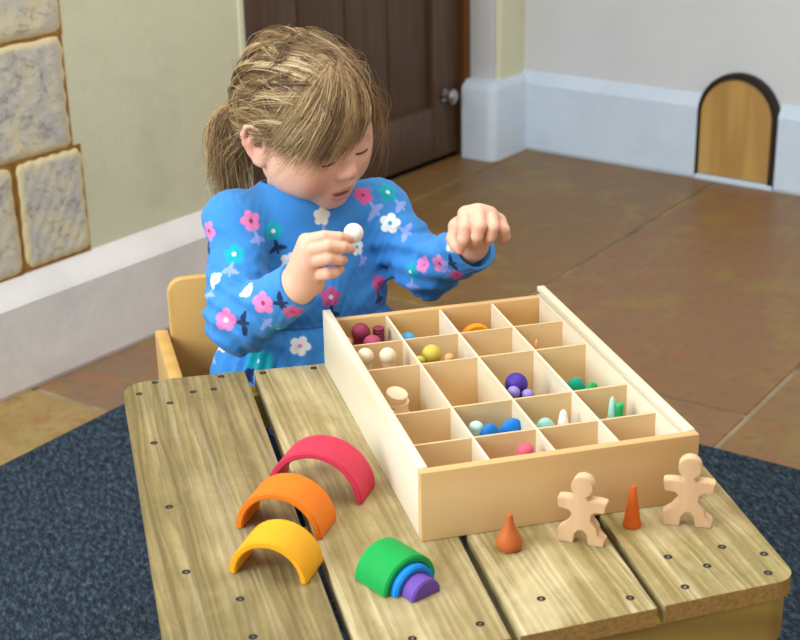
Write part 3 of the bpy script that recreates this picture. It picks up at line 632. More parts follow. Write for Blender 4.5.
def hand_left(S):
    W = Y(471, 240, .502); D = Sdf()
    mc = [Y(465.5, 214, .463), Y(478, 211.5, .456), Y(489.5, 214.5, .456), Y(499, 221, .461)]
    for m, r in zip(mc, (.0098, .0102, .0102, .0094)): D.cap(W, m, .0165, r, .012)
    D.cap(W, Y(457, 227, .478), .014, .0115, .01)
    fs = [([mc[0], Y(464.5, 227, .443), Y(463, 239, .4405), Y(461.5, 246.5, .447)], (.0096, .0084, .0074, .0058)),
          ([mc[1], Y(479.5, 226, .4345), Y(477, 236, .436), Y(475.5, 241.5, .445)], (.0096, .0084, .0076, .0062)),
          ([mc[2], Y(493, 227, .4345), Y(490.5, 236, .438), Y(488, 240.5, .447)], (.0096, .0082, .0074, .0062)),
          ([mc[3], Y(504, 230, .4455), Y(505.5, 236, .450), Y(502.5, 239.5, .457)], (.0086, .0074, .0064, .0054)),
          ([Y(457, 230, .482), Y(453, 239, .468), Y(456, 246.5, .457), Y(460, 250, .451)], (.0105, .0088, .0076, .006))]
    for p, r in fs:
        F = Sdf(); fing(F, p, r, .002); D.join(F, .0013)
    S.join(D, .008); return fs
def head(S):
    Q = Sdf(); B = HR
    Q.ell(H(0, -8, 22), hr(68, 80, 75), .01, B)
    Q.ell(H(0, 18, 24), hr(60, 62, 56), .02, B)
    Q.ell(H(0, 20, -36), hr(54, 54, 52), .03, B)
    for s in (1, -1):
        Q.ell(H(s*33, 43, -44), hr(25, 25, 24), .022, B)
        Q.ell(H(s*46, 8, -40), hr(16, 28, 26), .02, B)
    Q.ell(H(0, 58, -76), hr(19, 16, 15), .02, B)
    Q.ell(H(0, 59, -60), hr(27, 14.5, 17), .016, B)
    for s in (1, -1): Q.ell(H(s*43, 36, -14), hr(24, 28, 34), .03, B)
    for s in (1, -1): Q.cut(H(s*29, 88, -9), hr(17, 14, 11), .016, B)
    for s in (1, -1): Q.ell(H(s*30, 59.5, -11), hr(14.5, 12.5, 12.5), .005, B)  # lids over the eyes
    Q.cap(H(0, 70, -8), H(0, 80, -26), .0062, .0076, .012)
    Q.ell(H(0, 83.5, -31.5), hr(9.6, 9, 8), .007, B)
    for s in (1, -1):
        Q.ell(H(s*10, 76.5, -34.5), hr(6.4, 7.4, 6), .004, B); Q.cut(H(s*4.8, 83.5, -39.8), hr(2.6, 3.6, 2.6), .002, B)
    # lips, slightly parted
    for (a, b, r0, r1) in (((-21, 66, -60.5), (-8, 74, -57.3), .0022, .0036), ((-8, 74, -57.3), (0, 75, -58), .0036, .0034), ((0, 75, -58), (8, 74, -57.3), .0034, .0036), ((8, 74, -57.3), (21, 66, -60.5), .0036, .0022),
                           ((-20, 65.5, -61.5), (-7, 71.5, -67.5), .0022, .0042), ((-7, 71.5, -67.5), (7, 71.5, -67.5), .0042, .0042), ((7, 71.5, -67.5), (20, 65.5, -61.5), .0042, .0022)):
        Q.cap(H(*a), H(*b), r0*HSC, r1*HSC, .0045)
    Q.cut(H(0, 76, -62.4), hr(15, 11, 2.6), .002, B)
    # ears
    for s in (1, -1):
        E = Sdf(); pts = []
        for i in range(15):
            t = R_(-62+i*22); pts.append(H(s*(71.5+5.5*math.sin(max(0, min(math.pi, (i/14)*math.pi)))), -14-14.5*math.cos(t)*1.0-2*math.sin(t), -14+27*math.sin(t)*(1 if math.sin(t) > 0 else .95)))
        hel = [H(s*68, 1, -8), H(s*74, 3, 4), H(s*76, -4, 13), H(s*78, -15, 16), H(s*80, -26, 11), H(s*80.5, -30, 0), H(s*78.5, -27, -12), H(s*75, -20, -23), H(s*72, -11, -32), H(s*69, -3, -33), H(s*66.5, 1, -26)]
        for a, b in zip(hel, hel[1:]): E.cap(a, b, .0036, .0036, .003)
        E.ell(H(s*70, -12, -8), hr(6, 17, 23), .005, B); E.ell(H(s*70, -6, -29), hr(5, 8, 9), .005, B)
        E.cap(H(s*76, -19, 6), H(s*75.5, -19, -12), .003, .003, .006); E.cap(H(s*71, 3, -11), H(s*70, 4, -19), .0045, .004, .004)
        E.cut(H(s*80, -8, -9), hr(8.5, 9, 11.5), .004, B); E.cut(H(s*82, -13, 7), hr(7, 9, 5), .005, B)
        Q.join(E, .005)
    S.join(Q, .0)
    return Q
body = Sdf()
body.ell(B_(0, 0, .045), (.090, .066, .115), .02, BB); body.ell(B_(0, -.005, -.10), (.090, .075, .095), .03, BB)
body.cap(sR, sL, .030, .030, .03)
neck0, neck1 = V3(.014, .630, .135), H(0, -18, -45)
HEADQ = head(body); body.cap(neck0, neck1, .038, .035, .014)
body.cap(sR, eR, .030, .0255, .02); body.cap(eR, wR, .0255, .0185, .01)
body.cap(sL, eL, .030, .0255, .02); body.cap(eL, wL, .0255, .0185, .01)
FR_ = hand_right(body); FL_ = hand_left(body)
for h_, k_, a_ in ((hipL, kneeL, ankL), (hipR, kneeR, ankR)):
    body.cap(h_, k_, .047, .038, .02); body.cap(k_, a_, .037, .025, .01); body.cap(a_+V3(0, .01, -.012), a_+V3(0, -.085, -.02), .024, .019, .015)
bv, bf = surface(body, (-.2, .36, -.50), (.33, .80, .40), .0019)
def smoothstep(a, b, x): t = np.clip((x-a)/(b-a), 0, 1); return t*t*(3-2*t)
SK = np.array(lin('e5b397')[:3]); PINK = np.array(lin('dc8a78')[:3]); LIP = np.array(lin('c4706a')[:3])
def blob(P, c, r0, r1): return 1-smoothstep(r0, r1, np.linalg.norm(P-c, axis=1))
cw = np.zeros(len(bv)); lw = np.zeros(len(bv))
for s in (1, -1): cw = np.maximum(cw, .6*blob(bv, H(s*36, 60, -38), .006, .030)); cw = np.maximum(cw, .45*blob(bv, H(s*78, -14, -8), .012, .030))
cw = np.maximum(cw, .55*blob(bv, H(0, 90, -33), .004, .014))
for fs in (FR_, FL_):
    for p, r in fs: cw = np.maximum(cw, .55*blob(bv, p[3], .004, .012)); cw = np.maximum(cw, .25*blob(bv, p[1], .003, .010))
loc = (bv-HC)@HR*1000/HS
lipm = (np.abs(loc[:, 0]) < 21) & (loc[:, 1] > 60) & (loc[:, 1] < 92)
up = 1-smoothstep(.8, 1.2, np.sqrt((loc[:, 0]/21)**2+((loc[:, 2]+59)/4.6)**2)); dn = 1-smoothstep(.8, 1.2, np.sqrt((loc[:, 0]/18.5)**2+((loc[:, 2]+66.5)/5.6)**2))
lw = np.where(lipm, np.maximum(up, dn), 0)
bc = SK+(PINK-SK)*cw[:, None]; bc = bc+(LIP-bc)*(lw*.85)[:, None]
inm = lipm & (np.abs(loc[:, 2]+62.4) < 2.5) & (np.abs(loc[:, 0]) < 14) & (loc[:, 1] < 72); bc[inm] = lin('5a2622')[:3]
k = NT('skin', .48, .35); at = k.n('ShaderNodeAttribute', attribute_name='skin'); v_ = k.coords(); f_ = k.noise(v_, 45, 4)
k.col(k.mix(k.math('MULTIPLY', f_, .22), at.outputs['Color'], lin('dfa48c'))); k.bump(k.noise(v_, 420, 3), .06, .0006)
k.b.inputs['Subsurface Weight'].default_value = .12; k.b.inputs['Subsurface Radius'].default_value = (.008, .003, .0015); k.b.inputs['Subsurface Scale'].default_value = .6; M['skin'] = k.m
person = np_mesh('person', bv, bf, M['skin'], None, bc)
tag(person, 'seated child in a blue flowered dress holding a white ball over the tray', 'person')
# ---- eyelashes, brows
k = NT('lash_brown', .6, .2); k.col('4a3122'); M['lash'] = k.m
def tube(pts, rads, seg=6):
    pts = np.array(pts); n = len(pts); V = []; F = []
    t = np.gradient(pts, axis=0); t /= np.linalg.norm(t, axis=1)[:, None]+1e-12
    ref = V3(.3, .2, .93); a = np.cross(t, ref); a /= np.linalg.norm(a, axis=1)[:, None]; b = np.cross(t, a)
    for i in range(seg): w_ = 2*math.pi*i/seg; V.append(pts+np.array(rads)[:, None]*(math.cos(w_)*a+math.sin(w_)*b))
    V = np.stack(V, 1).reshape(-1, 3)
    for i in range(n-1):
        for j in range(seg): F.append((i*seg+j, i*seg+(j+1) % seg, (i+1)*seg+(j+1) % seg, (i+1)*seg+j))
    return V, np.array(F)
def on_body(P, off=.0004):
    P = np.array(P, float)
    for _ in range(6):
        d = body(P); e = 1e-4; g = np.stack([(body(P+e*np.eye(3)[i])-d)/e for i in range(3)], 1); P = P-(d-off)[:, None]*g/(np.linalg.norm(g, axis=1)[:, None]**2+1e-9)
    return P
for s in (1, -1):
    P = on_body([H(s*(30+11*math.cos(t)), 74, -13.5-2.4*math.sin(t)) for t in np.linspace(math.pi, 0, 11)], .0003)
    V, F = tube(P, [.0003]+[.0012]*9+[.0004]); np_mesh('eyelashes', V, F, M['lash'], person)
    P = on_body([H(s*(30+14*math.cos(t)), 76, 6+3.5*math.sin(t)) for t in np.linspace(math.pi*.95, .1, 9)], .0002)
    V, F = tube(P, [.0003]+[.0006]*7+[.0003]); k2 = M.get('brow') or plain('brow_blond', 'c79d7c', .7, .1); M['brow'] = k2; np_mesh('eyebrow', V, F, k2, person)
# ---- dress
dr = Sdf()
dr.ell(B_(0, 0, .055), (.104, .079, .125), .02, BB); dr.ell(B_(0, .002, .01), (.112, .084, .075), .03, BB)
dr.cap(sR, sL, .034, .034, .03); dr.cap(neck0+V3(0, 0, -.015), neck0+V3(-.002, -.010, .018), .056, .047, .03)
def sleeve(S, s, e, w_, rs):
    A = Sdf(); A.cap(s, e, rs[0], rs[1], .0); d_ = w_-e; A.cap(e, w_+d_*.12, rs[1]+.001, rs[2], .018); S.join(A, .024)
    ax = d_/np.linalg.norm(d_)
    return ax
axR = sleeve(dr, sR, eR, wR, (.0355, .0375, .0265)); axL = sleeve(dr, sL, eL, wL, (.0350, .0355, .0300))
sk = Sdf(); sk.ell(B_(0, .022, -.085), (.140, .108, .112), .0, BB)
def gather(P, d):
    q = (P-B_(0, .012, 0))@BB; a = np.arctan2(q[:, 1]/.125, q[:, 0]/.142); return d+.0036*np.sin(a*34+3*np.sin(a*5))*smoothstep(.01, -.05, P[:, 2])+.004*np.sin(a*11+1.5*np.sin(a*3))*smoothstep(-.01, -.09, P[:, 2])
sk.fn(gather); sk.fn(lambda P, d: np.maximum(d, P[:, 2]-.004)); dr.join(sk, .006)
def folds(P, d):
    """drawn-up creases at the elbows, soft pulls across the chest"""
    def arm(s, e, w_, P):
        t = (e-s)/np.linalg.norm(e-s); h_ = (P-e)@t; u = (w_-e)/np.linalg.norm(w_-e); g_ = (P-e)@u
        r_ = np.linalg.norm(P-e, axis=1); wgt = 1-smoothstep(.05, .095, r_); nn = np.cross(t, u); nn /= np.linalg.norm(nn); m = (P-e)@nn
        return wgt*(.0021*np.sin((h_-g_*.9)*210+1.8*np.sin(m*45)+m*30)+.0013*np.sin((h_+g_)*140+m*70))
    d = d+arm(sR, eR, wR, P)+arm(sL, eL, wL, P)
    q = P-B_(0, 0, 0); x = q@bx; z = P[:, 2]
    w2 = smoothstep(.0, .04, z)*(1-smoothstep(.13, .17, z))
    nf = smoothstep(.055, .10, np.linalg.norm(P-neck0-V3(0, -.005, .02), axis=1)); w2 = w2*nf; d = d+w2*(.0016*np.sin(x*70+z*55+2*np.sin(z*40))+.0012*np.sin(z*95-x*60)); return d+.0005*nf*np.sin(P[:, 0]*310+4*np.sin(P[:, 1]*90))*np.sin(P[:, 2]*260+3*np.sin(P[:, 0]*80))
dr.fn(folds)
def openings(P, d):
    for w_, ax, ro in ((wR, axR, .0225), (wL, axL, .0262)):
        near = np.linalg.norm(P-w_, axis=1) < .075
        h_ = (P-w_)@ax; rad = np.linalg.norm(P-w_-h_[:, None]*ax, axis=1)
        d = np.where(near, np.maximum(d, h_-.002), d)
        hole = np.maximum(rad-ro, -(h_+.03)); d = np.where(near, np.maximum(d, -hole), d)
    na = neck1-neck0; na = na/np.linalg.norm(na); h_ = (P-neck0)@na; rad = np.linalg.norm((P-neck0-V3(.0, -.004, 0))-h_[:, None]*na, axis=1)
    hole = np.maximum(rad-.0430-.25*np.clip(h_-.035, 0, 1), -(h_-.002)); return np.maximum(d, -hole)
dr.fn(openings)
dr.fn(lambda P, d: np.maximum(d, -(P[:, 2]+.160)))
dv, df = surface(dr, (-.2, .36, -.22), (.33, .80, .22), .0014)
qs = (dv-B_(0, 0, 0))@BB; armd = np.minimum(Sdf._cap(dv, eR, wR, .045, .034), Sdf._cap(dv, sR, eR, .045, .045)); SEAM = (np.abs(dv[:, 2]-.0035) < .0013) & (armd > .02) & (np.linalg.norm(dv-eL, axis=1) > .07)
me = bpy.data.meshes.new('t'); me.from_pydata(dv.tolist(), [], df.tolist())
from mathutils.bvhtree import BVHTree
bvh = BVHTree.FromPolygons(dv.tolist(), df.tolist())
BLUE = np.array(lin('3d88cd')[:3]); dc = np.tile(BLUE, (len(dv), 1)); dn_ = np.zeros((len(dv), 3)); 
PAL = dict(pink='e982bb', rose='d9568f', teal='12a8b4', white='eef0ea', lav='8fa6e6', navy='1b2a52', red='a32a48', cream='efe6d0')
dc[SEAM] *= .55
def paint(mask, w_, c): dc[mask] += (np.array(lin(PAL[c])[:3])-dc[mask])*w_[:, None]
def flower(hit, nrm, R, col, cen, stem, ang, sang):
    rel = dv-hit; near = np.where(np.linalg.norm(rel, axis=1) < R*3.2)[0]
    if not len(near): return
    n_ = np.array(nrm); t1 = np.cross(V3(0, 0, 1), n_); t1 = V3(1, 0, 0) if np.linalg.norm(t1) < .1 else t1/np.linalg.norm(t1); t2 = np.cross(n_, t1)
    q = rel[near]; keep = np.abs(q@n_) < R*1.3; near = near[keep]; q = q[keep]; x, y = q@t1, q@t2; s_ = .0009
    def disc(cx, cy, r): return np.clip((r-np.hypot(x-cx, y-cy))/s_+.5, 0, 1)
    def stroke(x0, y0, x1, y1, r):
        dx, dy = x1-x0, y1-y0; h_ = np.clip(((x-x0)*dx+(y-y0)*dy)/(dx*dx+dy*dy), 0, 1); return np.clip((r*(.55+.8*np.sin(np.pi*np.clip(h_, .12, .9)))-np.hypot(x-x0-h_*dx, y-y0-h_*dy))/s_+.5, 0, 1)
    if stem:
        ca, sa = math.cos(sang), math.sin(sang); m = stroke(ca*R*.95, sa*R*.95, ca*R*2.3, sa*R*2.3, R*.17); bxx, byy = ca*R*1.75, sa*R*1.75
        for da in (-1.05, 1.05): m = np.maximum(m, stroke(bxx, byy, bxx+math.cos(sang+da)*R*1.0*-0.2+math.cos(sang+math.copysign(1.35, da))*R*.95, byy+math.sin(sang+math.copysign(1.35, da))*R*.95, R*.22))
        paint(near, m, stem)
    m = disc(0, 0, R*.62)
    for i in range(5): a = ang+i*2*math.pi/5; m = np.maximum(m, disc(math.cos(a)*R*.62, math.sin(a)*R*.62, R*.43))
    paint(near, m, col); paint(near, disc(0, 0, R*.22), cen)
D = -math.pi/2
FLW = [(209, 231, .0095, 'pink', 'red', 'navy', 0, D), (251, 221, .0105, 'pink', 'red', 'lav', .3, D-.1), (273, 231, .010, 'teal', 'white', 'navy', .2, D+.15), (234, 254, .010, 'teal', 'white', 'lav', .5, D), (213, 279, .0085, 'white', 'cream', 'lav', .1, D+.3),
       (249, 291, .008, 'white', 'lav', None, .6, D), (263, 303, .0108, 'pink', 'red', 'navy', .4, .15), (226, 320, .0105, 'pink', 'white', 'navy', .2, -.1), (293, 312, .0095, 'rose', 'red', None, .2, 0), (278, 329, .008, 'teal', 'white', 'lav', .2, 2.2),
       (322, 216, .0095, 'cream', 'cream', 'lav', .1, D), (363, 195, .0108, 'rose', 'red', 'lav', .4, D+.3), (388, 192, .0105, 'teal', 'white', 'lav', .2, D+.4), (390, 223, .0105, 'white', 'teal', 'lav', .1, -.5), (357, 247, .009, 'white', 'teal', 'lav', .2, D+.3),
       (331, 297, .0105, 'rose', 'white', 'navy', .2, D), (379, 284, .0095, 'rose', 'red', 'navy', .5, D), (300, 346, .0105, 'white', 'pink', None, 0, 0), (258, 361, .011, 'teal', 'white', 'navy', .3, D), (330, 357, .009, 'teal', 'white', None, .3, D),
       (424, 265, .0085, 'pink', 'rose', None, .2, 0), (440, 264, .0095, 'pink', 'red', 'navy', .3, .2), (457, 275, .0078, 'rose', 'red', 'lav', .1, 2.6), (451, 244, .0085, 'white', 'cream', None, .4, 0), (430, 227, .008, 'white', 'lav', None, .2, 0), (410, 272, .0085, 'teal', 'white', 'lav', .2, D), (477, 260, .008, 'teal', 'teal', 'navy', .2, 2.9), (290, 262, .0095, 'white', 'teal', None, 0, 0)]
placed = []
for u, v, R, col, cen, stem, a, sa in FLW:
    hit, nr, _, _ = bvh.ray_cast(CP, ray_dir(u, v).normalized())
    if hit is not None: nr = nr if nr.dot(FW) < 0 else -nr; flower(npv(hit), npv(nr), R*1.27, col, cen, stem, a, sa); placed.append(npv(hit))
rnd = np.random.RandomState(5); cols_ = [('pink', 'red', 'navy'), ('teal', 'white', 'navy'), ('white', 'teal', 'lav'), ('rose', 'red', 'lav')]
for i in rnd.permutation(len(dv))[:1500]:
    P = dv[i]; hit, nr, _, _ = bvh.find_nearest(P); nr = npv(nr)
    dc_ = P-npv(CP)
    if nr@dc_/np.linalg.norm(dc_) < .45 and P[2] > -.03 or P[2] > .13: continue                         # the side the photograph shows is placed above
    if all(np.linalg.norm(P-q) > .050 for q in placed): placed.append(P); c_ = cols_[len(placed) % 4]; flower(P, nr, .013, *c_, rnd.rand(), D)
k = NT('printed_jersey', .8, .15); at = k.n('ShaderNodeAttribute', attribute_name='print'); v_ = k.coords(); f_ = k.noise(v_, 500, 2)
k.col(k.mix(k.math('MULTIPLY', f_, .15), at.outputs['Color'], lin('2f6fb4'))); k.bump(f_, .12, .0006); k.b.inputs['Sheen Weight'].default_value = .15; M['dress'] = k.m
dress = np_mesh('dress', dv, df, M['dress'], person, dc, 'print'); dress['label'] = 'bright blue long-sleeved dress printed with pink, white and teal flowers'
# ---- leggings and shoes
lg = Sdf()
for h_, k_, a_ in ((hipL, kneeL, ankL), (hipR, kneeR, ankR)): lg.cap(h_, k_, .049, .040, .02); lg.cap(k_, a_, .040, .0275, .01)
lg.ell(B_(0, -.005, -.13), (.094, .079, .075), .03, BB)
lv_, lf_ = surface(lg, (-.2, .36, -.50), (.33, .80, .0), .004, 3); M['leggings'] = plain('navy_leggings', '161c2a', .85, .1); np_mesh('leggings', lv_, lf_, M['leggings'], person)
M['shoe'] = plain('dark_shoe', '2a2c36', .5, .3)
for a_ in (ankL, ankR):
    S_ = Sdf(); S_.cap(a_+V3(0, .012, -.012), a_+V3(0, -.085, -.016), .027, .024, .01); S_.cap(a_, a_+V3(0, 0, .012), .029, .028, .012); S_.fn(lambda P, d: np.maximum(d, -(P[:, 2]-(FZ+.0075))))
    v_, f_ = surface(S_, a_-.14, a_+.12, .003, 3); np_mesh('shoe', v_, f_, M['shoe'], person)
# ---- held ball
p = Y(353.5, 233, .4315); bm = bmesh.new(); bmesh.ops.create_uvsphere(bm, u_segments=32, v_segments=20, radius=.0118)
o = from_bm('wooden_ball', bm, M['white'], None, True); o.location = p; tag(o, "white wooden ball pinched between the child's finger and thumb", 'toy ball')
# ---- hair
cap_ = Sdf(); B = HR
cap_.ell(H(0, -8, 24), hr(73, 86, 79), .0, B); cap_.ell(H(6, -42, 66), hr(47, 38, 40), .02, B); cap_.ell(H(2, 12, 62), hr(46, 40, 36), .025, B)
cap_.ell(H(20, -54, 14), hr(40, 31, 36), .025, B); cap_.ell(H(-20, -52, 22), hr(42, 31, 42), .025, B)
HO = V3(0, -10, 12)
def hairline(D_):
    """>0 where the scalp carries hair; D_ unit directions in head space"""
    x, y, z = D_.T; az = np.arctan2(np.abs(x), y)                   # 0 at the face, pi at the back
    el = np.arcsin(np.clip(z, -1, 1)); lim = np.interp(az, [0, .5, .9, 1.2, 1.45, 1.62, 1.85, 2.2, math.pi], [.78, .72, .54, .20, -.04, .04, -.20, -.55, -.60]); return el-lim
def radius(D_, S=cap_):
    r = np.full(len(D_), .055)
    for _ in range(40):
        P = HC+((HO*HS/1000)+D_*r[:, None])@HR.T; d = S(P); r = r-d*.8
        if np.abs(d).max() < 1e-4: break
    return r
def to_world(D_, r): return HC+((HO*HS/1000)+D_*r[:, None])@HR.T
def nd(*a): a = (np.array(a, float)-HO)*HS; return a/np.linalg.norm(a)
hv, hf = [], []; hs = []; hcount = 0
def add(V, F, sh):
    global hcount
    hv.append(V); hf.append(F+hcount); hs.append(np.full(len(V), sh)); hcount += len(V)
# the mass underneath
nu, nw = 150, 90
az_ = np.linspace(-math.pi, math.pi, nu, endpoint=False); rows_ = []
lim = np.interp(np.abs(az_), [0, .5, .9, 1.2, 1.45, 1.62, 1.85, 2.2, math.pi], [.80, .74, .56, .22, -.02, .06, -.20, -.55, -.60])
G = []
for j in range(nw+1):
    el = lim+(math.pi/2-lim)*j/nw; G.append(np.stack([np.sin(az_)*np.cos(el), np.cos(az_)*np.cos(el), np.sin(el)], 1))
G = np.concatenate(G); r = radius(G); Pn = to_world(G, r-.0045+.0010*np.sin(40*G[:, 0]+30*G[:, 2]+5*np.sin(9*G[:, 1])))
Fm = np.array([(j*nu+i, j*nu+(i+1) % nu, (j+1)*nu+(i+1) % nu, (j+1)*nu+i) for j in range(nw) for i in range(nu)]); add(Pn, Fm, .12)
rh = np.random.RandomState(11)
TIE = nd(16, -92, -8)
def slerp(a, b, t):
    om = np.arccos(np.clip(np.sum(a*b, -1), -1, 1)); so = np.sin(om)+1e-9; return (np.sin((1-t)*om)/so)[..., None]*a+(np.sin(t*om)/so)[..., None]*b
def strand(P, w0, w1, sh, seg=3):
    n = len(P); rads = np.interp(np.linspace(0, 1, n), [0, .12, .75, 1], [w0, w0, w0*.9, w1]); V, F = tube(P, rads, seg); add(V, F, sh)
def batch(roots, ends, n, off, wav, w=.00042, shade=(.25, .9), lift=0.0, clump=26):
    """strands lying on the head from root directions to end directions"""
    m = len(roots); T_ = np.linspace(0, 1, n); cl = rh.rand(clump); cid = rh.randint(0, clump, m)
    D_ = np.stack([slerp(roots, ends, np.full(m, t)) for t in T_], 1)
    perp = np.cross(roots, ends); perp /= np.linalg.norm(perp, axis=1)[:, None]+1e-9
    ph = rh.rand(clump)[cid]*6.28; am = (rh.randn(m)*.25+np.sin(ph))*wav
    D_ = D_+perp[:, None, :]*(am[:, None]*np.sin(T_*math.pi)[None]+wav*.35*np.sin(T_[None]*9+ph[:, None]))[..., None]; D_ /= np.linalg.norm(D_, axis=2)[..., None]
    r = radius(D_.reshape(-1, 3)).reshape(m, n)
    o_ = off*rh.rand(m)[:, None]+lift*np.sin(T_*math.pi)[None]*(.3+rh.rand(m)[:, None])+.0022*np.sin(T_[None]*6+ph[:, None]*2)
    P = to_world(D_.reshape(-1, 3), (r-.002+o_).ravel()).reshape(m, n, 3)
    for i in range(m): strand(P[i], w*(.7+.6*rh.rand()), w*.3, shade[0]+(shade[1]-shade[0])*np.clip(.55*cl[cid[i]]+.45*rh.rand(), 0, 1))
R0_ = rh.randn(9000, 3); R0_ /= np.linalg.norm(R0_, axis=1)[:, None]; R0_ = R0_[hairline(R0_) > .02]; R0_ = R0_[np.sum(R0_*TIE, 1) < .9]
part = nd(-12, 26, 96)
N1 = 1500; R1 = R0_[:N1]; en = TIE+rh.randn(N1, 3)*.07; en /= np.linalg.norm(en, axis=1)[:, None]
batch(R1, en, 13, .005, .09, .00046, (.02, .55), .002, 40)
def unit(v): return v/np.linalg.norm(v, axis=-1)[..., None]
def locks(roots, ends, per, n, rad, amp, lat, sh, w=.00030, S=cap_, taper=.5, base=.002):
    per = int(per*1.7)
    """hair gathered in locks that lift off the head and cross one another"""
    T_ = np.linspace(0, 1, n)
    for a, b in zip(roots, ends):
        D_ = slerp(np.tile(a, (n, 1)), np.tile(b, (n, 1)), T_); sd = np.cross(a, b); sd /= np.linalg.norm(sd)+1e-9; q = rh.randn(2)*lat; ph = rh.rand(3)*6.28
        D_ = unit(D_+sd*(q[0]*np.sin(T_*math.pi)+q[1]*.5*np.sin(T_*2*math.pi)+.012*np.sin(T_*11+ph[0]))[:, None])
        A_ = rh.uniform(*amp); r = radius(D_, S)+base+A_*np.sin(np.clip(T_*(1+.25*rh.rand()), 0, 1)*math.pi)**.8+.0010*np.sin(T_*9+ph[1])
        Pc = to_world(D_, r); nr = D_@HR.T; tg = unit(np.gradient(Pc, axis=0)); si = np.cross(tg, nr); ls = rh.uniform(*sh); rd = rad*(.6+.8*rh.rand())
        prof = np.interp(T_, [0, .25, .7, 1], [.7, 1, .9, taper])*rd
        for k_ in range(per):
            o1, o2 = rh.randn()*.8, rh.randn()*.45; tw = 1.5*rh.randn()
            P = Pc+si*((o1*np.cos(tw*T_)+.15*np.sin(T_*8+k_))*prof)[:, None]+nr*((o2+.35*o1*np.sin(tw*T_))*prof)[:, None]
            strand(P, w*(.7+.6*rh.rand()), w*.3, float(np.clip(.08+.78*ls+.17*rh.randn()+.10*o2, 0, 1)))
def around(p, n_, spread): return unit((np.array(p, float)-HO)*HS+rh.randn(n_, 3)*spread)
# from the hairline over the side of the head into the tail
e_ = lambda n_: unit(TIE+rh.randn(n_, 3)*.11)
def sweep(target, nl, per, rad, amp, lat, sh, u=.92): sw = unit(slerp(np.tile(part, (nl, 1)), np.tile(nd(*target), (nl, 1)), rh.rand(nl)*u)+rh.randn(nl, 3)*.05); locks(sw, e_(nl), per, 14, rad, amp, lat, sh)
sweep((70, 16, 4), 80, 15, .0032, (.0, .006), .11, (.0, .95)); sweep((-70, 20, 20), 36, 12, .0032, (.0, .006), .11, (.0, .7))
locks(around((10, -20, 98), 40, 17), e_(40), 13, 14, .0034, (.002, .010), .16, (.0, .9))
# loose loops piled on the crown
for c_, m_ in (((24, -30, 92), 12), ((-4, -48, 92), 12), ((30, -60, 66), 10), ((-20, -20, 96), 8)):
    a_ = around(c_, m_, 20); b_ = unit(a_+unit(TIE-part)*.5+rh.randn(m_, 3)*.26); b_ = np.where((hairline(b_) > .1)[:, None], b_, e_(m_)); locks(a_, b_, 14, 13, .0048, (.003, .011), .16, (.05, .8), .00028)
locks(around((58, -26, 30), 26, 14), e_(26), 13, 12, .0032, (.001, .005), .08, (.0, .6))
locks(around((68, 6, 6), 18, 6), e_(18), 12, 12, .0028, (.0015, .005), .06, (.1, .7))
# fringe
def fringe(nl, per, es, w=.00031, sh=(.1, .9), offm=.004, bow=.13, spread=6):
    per = int(per*1.7)
    es = np.array(es, float); n = 15; T_ = np.linspace(0, 1, n)
    fc = Sdf(); fc.ell(H(0, -13, 24), hr(72, 91, 78), .0, B); fc.ell(H(0, 18, 24), hr(64, 66, 60), .01, B); fc.ell(H(2, 12, 62), hr(46, 40, 36), .025, B); fc.ell(H(0, 20, -20), hr(62, 61, 60), .02, B)
    for L_ in range(nl):
        q = (L_+rh.rand())/nl*(len(es)-1); i = min(int(q), len(es)-2); E_ = es[i]*(1-q+i)+es[i+1]*(q-i); u = q/(len(es)-1)
        S_ = np.array([-12, 25, 97])+np.array([(1-u)*16-3, (1-u)*6-4, 0])+rh.randn(3)*[4, 7, 1]; cl = rh.uniform(*sh); bw = bow*(.4+rh.rand()); lift = offm*(.3+rh.rand()); ll = rh.rand()
        for k_ in range(per):
            d0 = (S_+rh.randn(3)*[4, 6, 1.5]-HO)*HS; d1 = (E_+rh.randn(3)*spread*np.array([.8, .5, 1.2])-HO)*HS; d0 /= np.linalg.norm(d0); d1 /= np.linalg.norm(d1)
            D_ = slerp(np.tile(d0, (n, 1)), np.tile(d1, (n, 1)), T_**.9); pp = np.cross(d0, d1); pp /= np.linalg.norm(pp)+1e-9
            D_ = unit(D_+pp*((bw+.018*rh.randn())*np.sin(T_*math.pi)+.006*np.sin(T_*9+ll*6))[:, None])
            r = np.maximum(radius(D_, fc), radius(D_, HEADQ)+.0012)+lift*np.sin(T_*math.pi*.8)+.0022*rh.rand()+.001; Lc = .87+.2*rh.rand(); m_ = max(8, int(n*min(1, Lc)))
            strand(to_world(D_, r)[:m_], w*(.7+.6*rh.rand()), w*.25, float(np.clip(cl+.14*rh.randn(), 0, 1)))
fringe(9, 13, [(75, -26, 16), (74, -10, 4), (72, 4, -12)], spread=8)
fringe(30, 17, [(71, 6, -4), (69, 18, -2), (66, 32, -2), (58, 48, -5), (46, 61, -8), (35, 70, -7)])
fringe(12, 11, [(35, 70, -11), (22, 78, -2), (8, 84, 12), (-8, 84, 26)])
fringe(9, 10, [(-8, 84, 26), (-34, 76, 30), (-52, 62, 20), (-62, 44, 0), (-66, 34, -26)], .00036)
fringe(2, 4, [(69, 12, -30), (67, 18, -44)], .0003, (.4, 1), .004, .05, 6)
np_h = lambda name, par: None
k = NT('blond_hair', .42, .5); at = k.n('ShaderNodeAttribute', attribute_name='shade'); 
k.col(k.ramp(at.outputs['Fac'], [(0, '523c26'), (.35, '7d603d'), (.65, 'ab895a'), (.88, 'ceb080'), (1, 'e4d2ac')])); M['hair'] = k.m
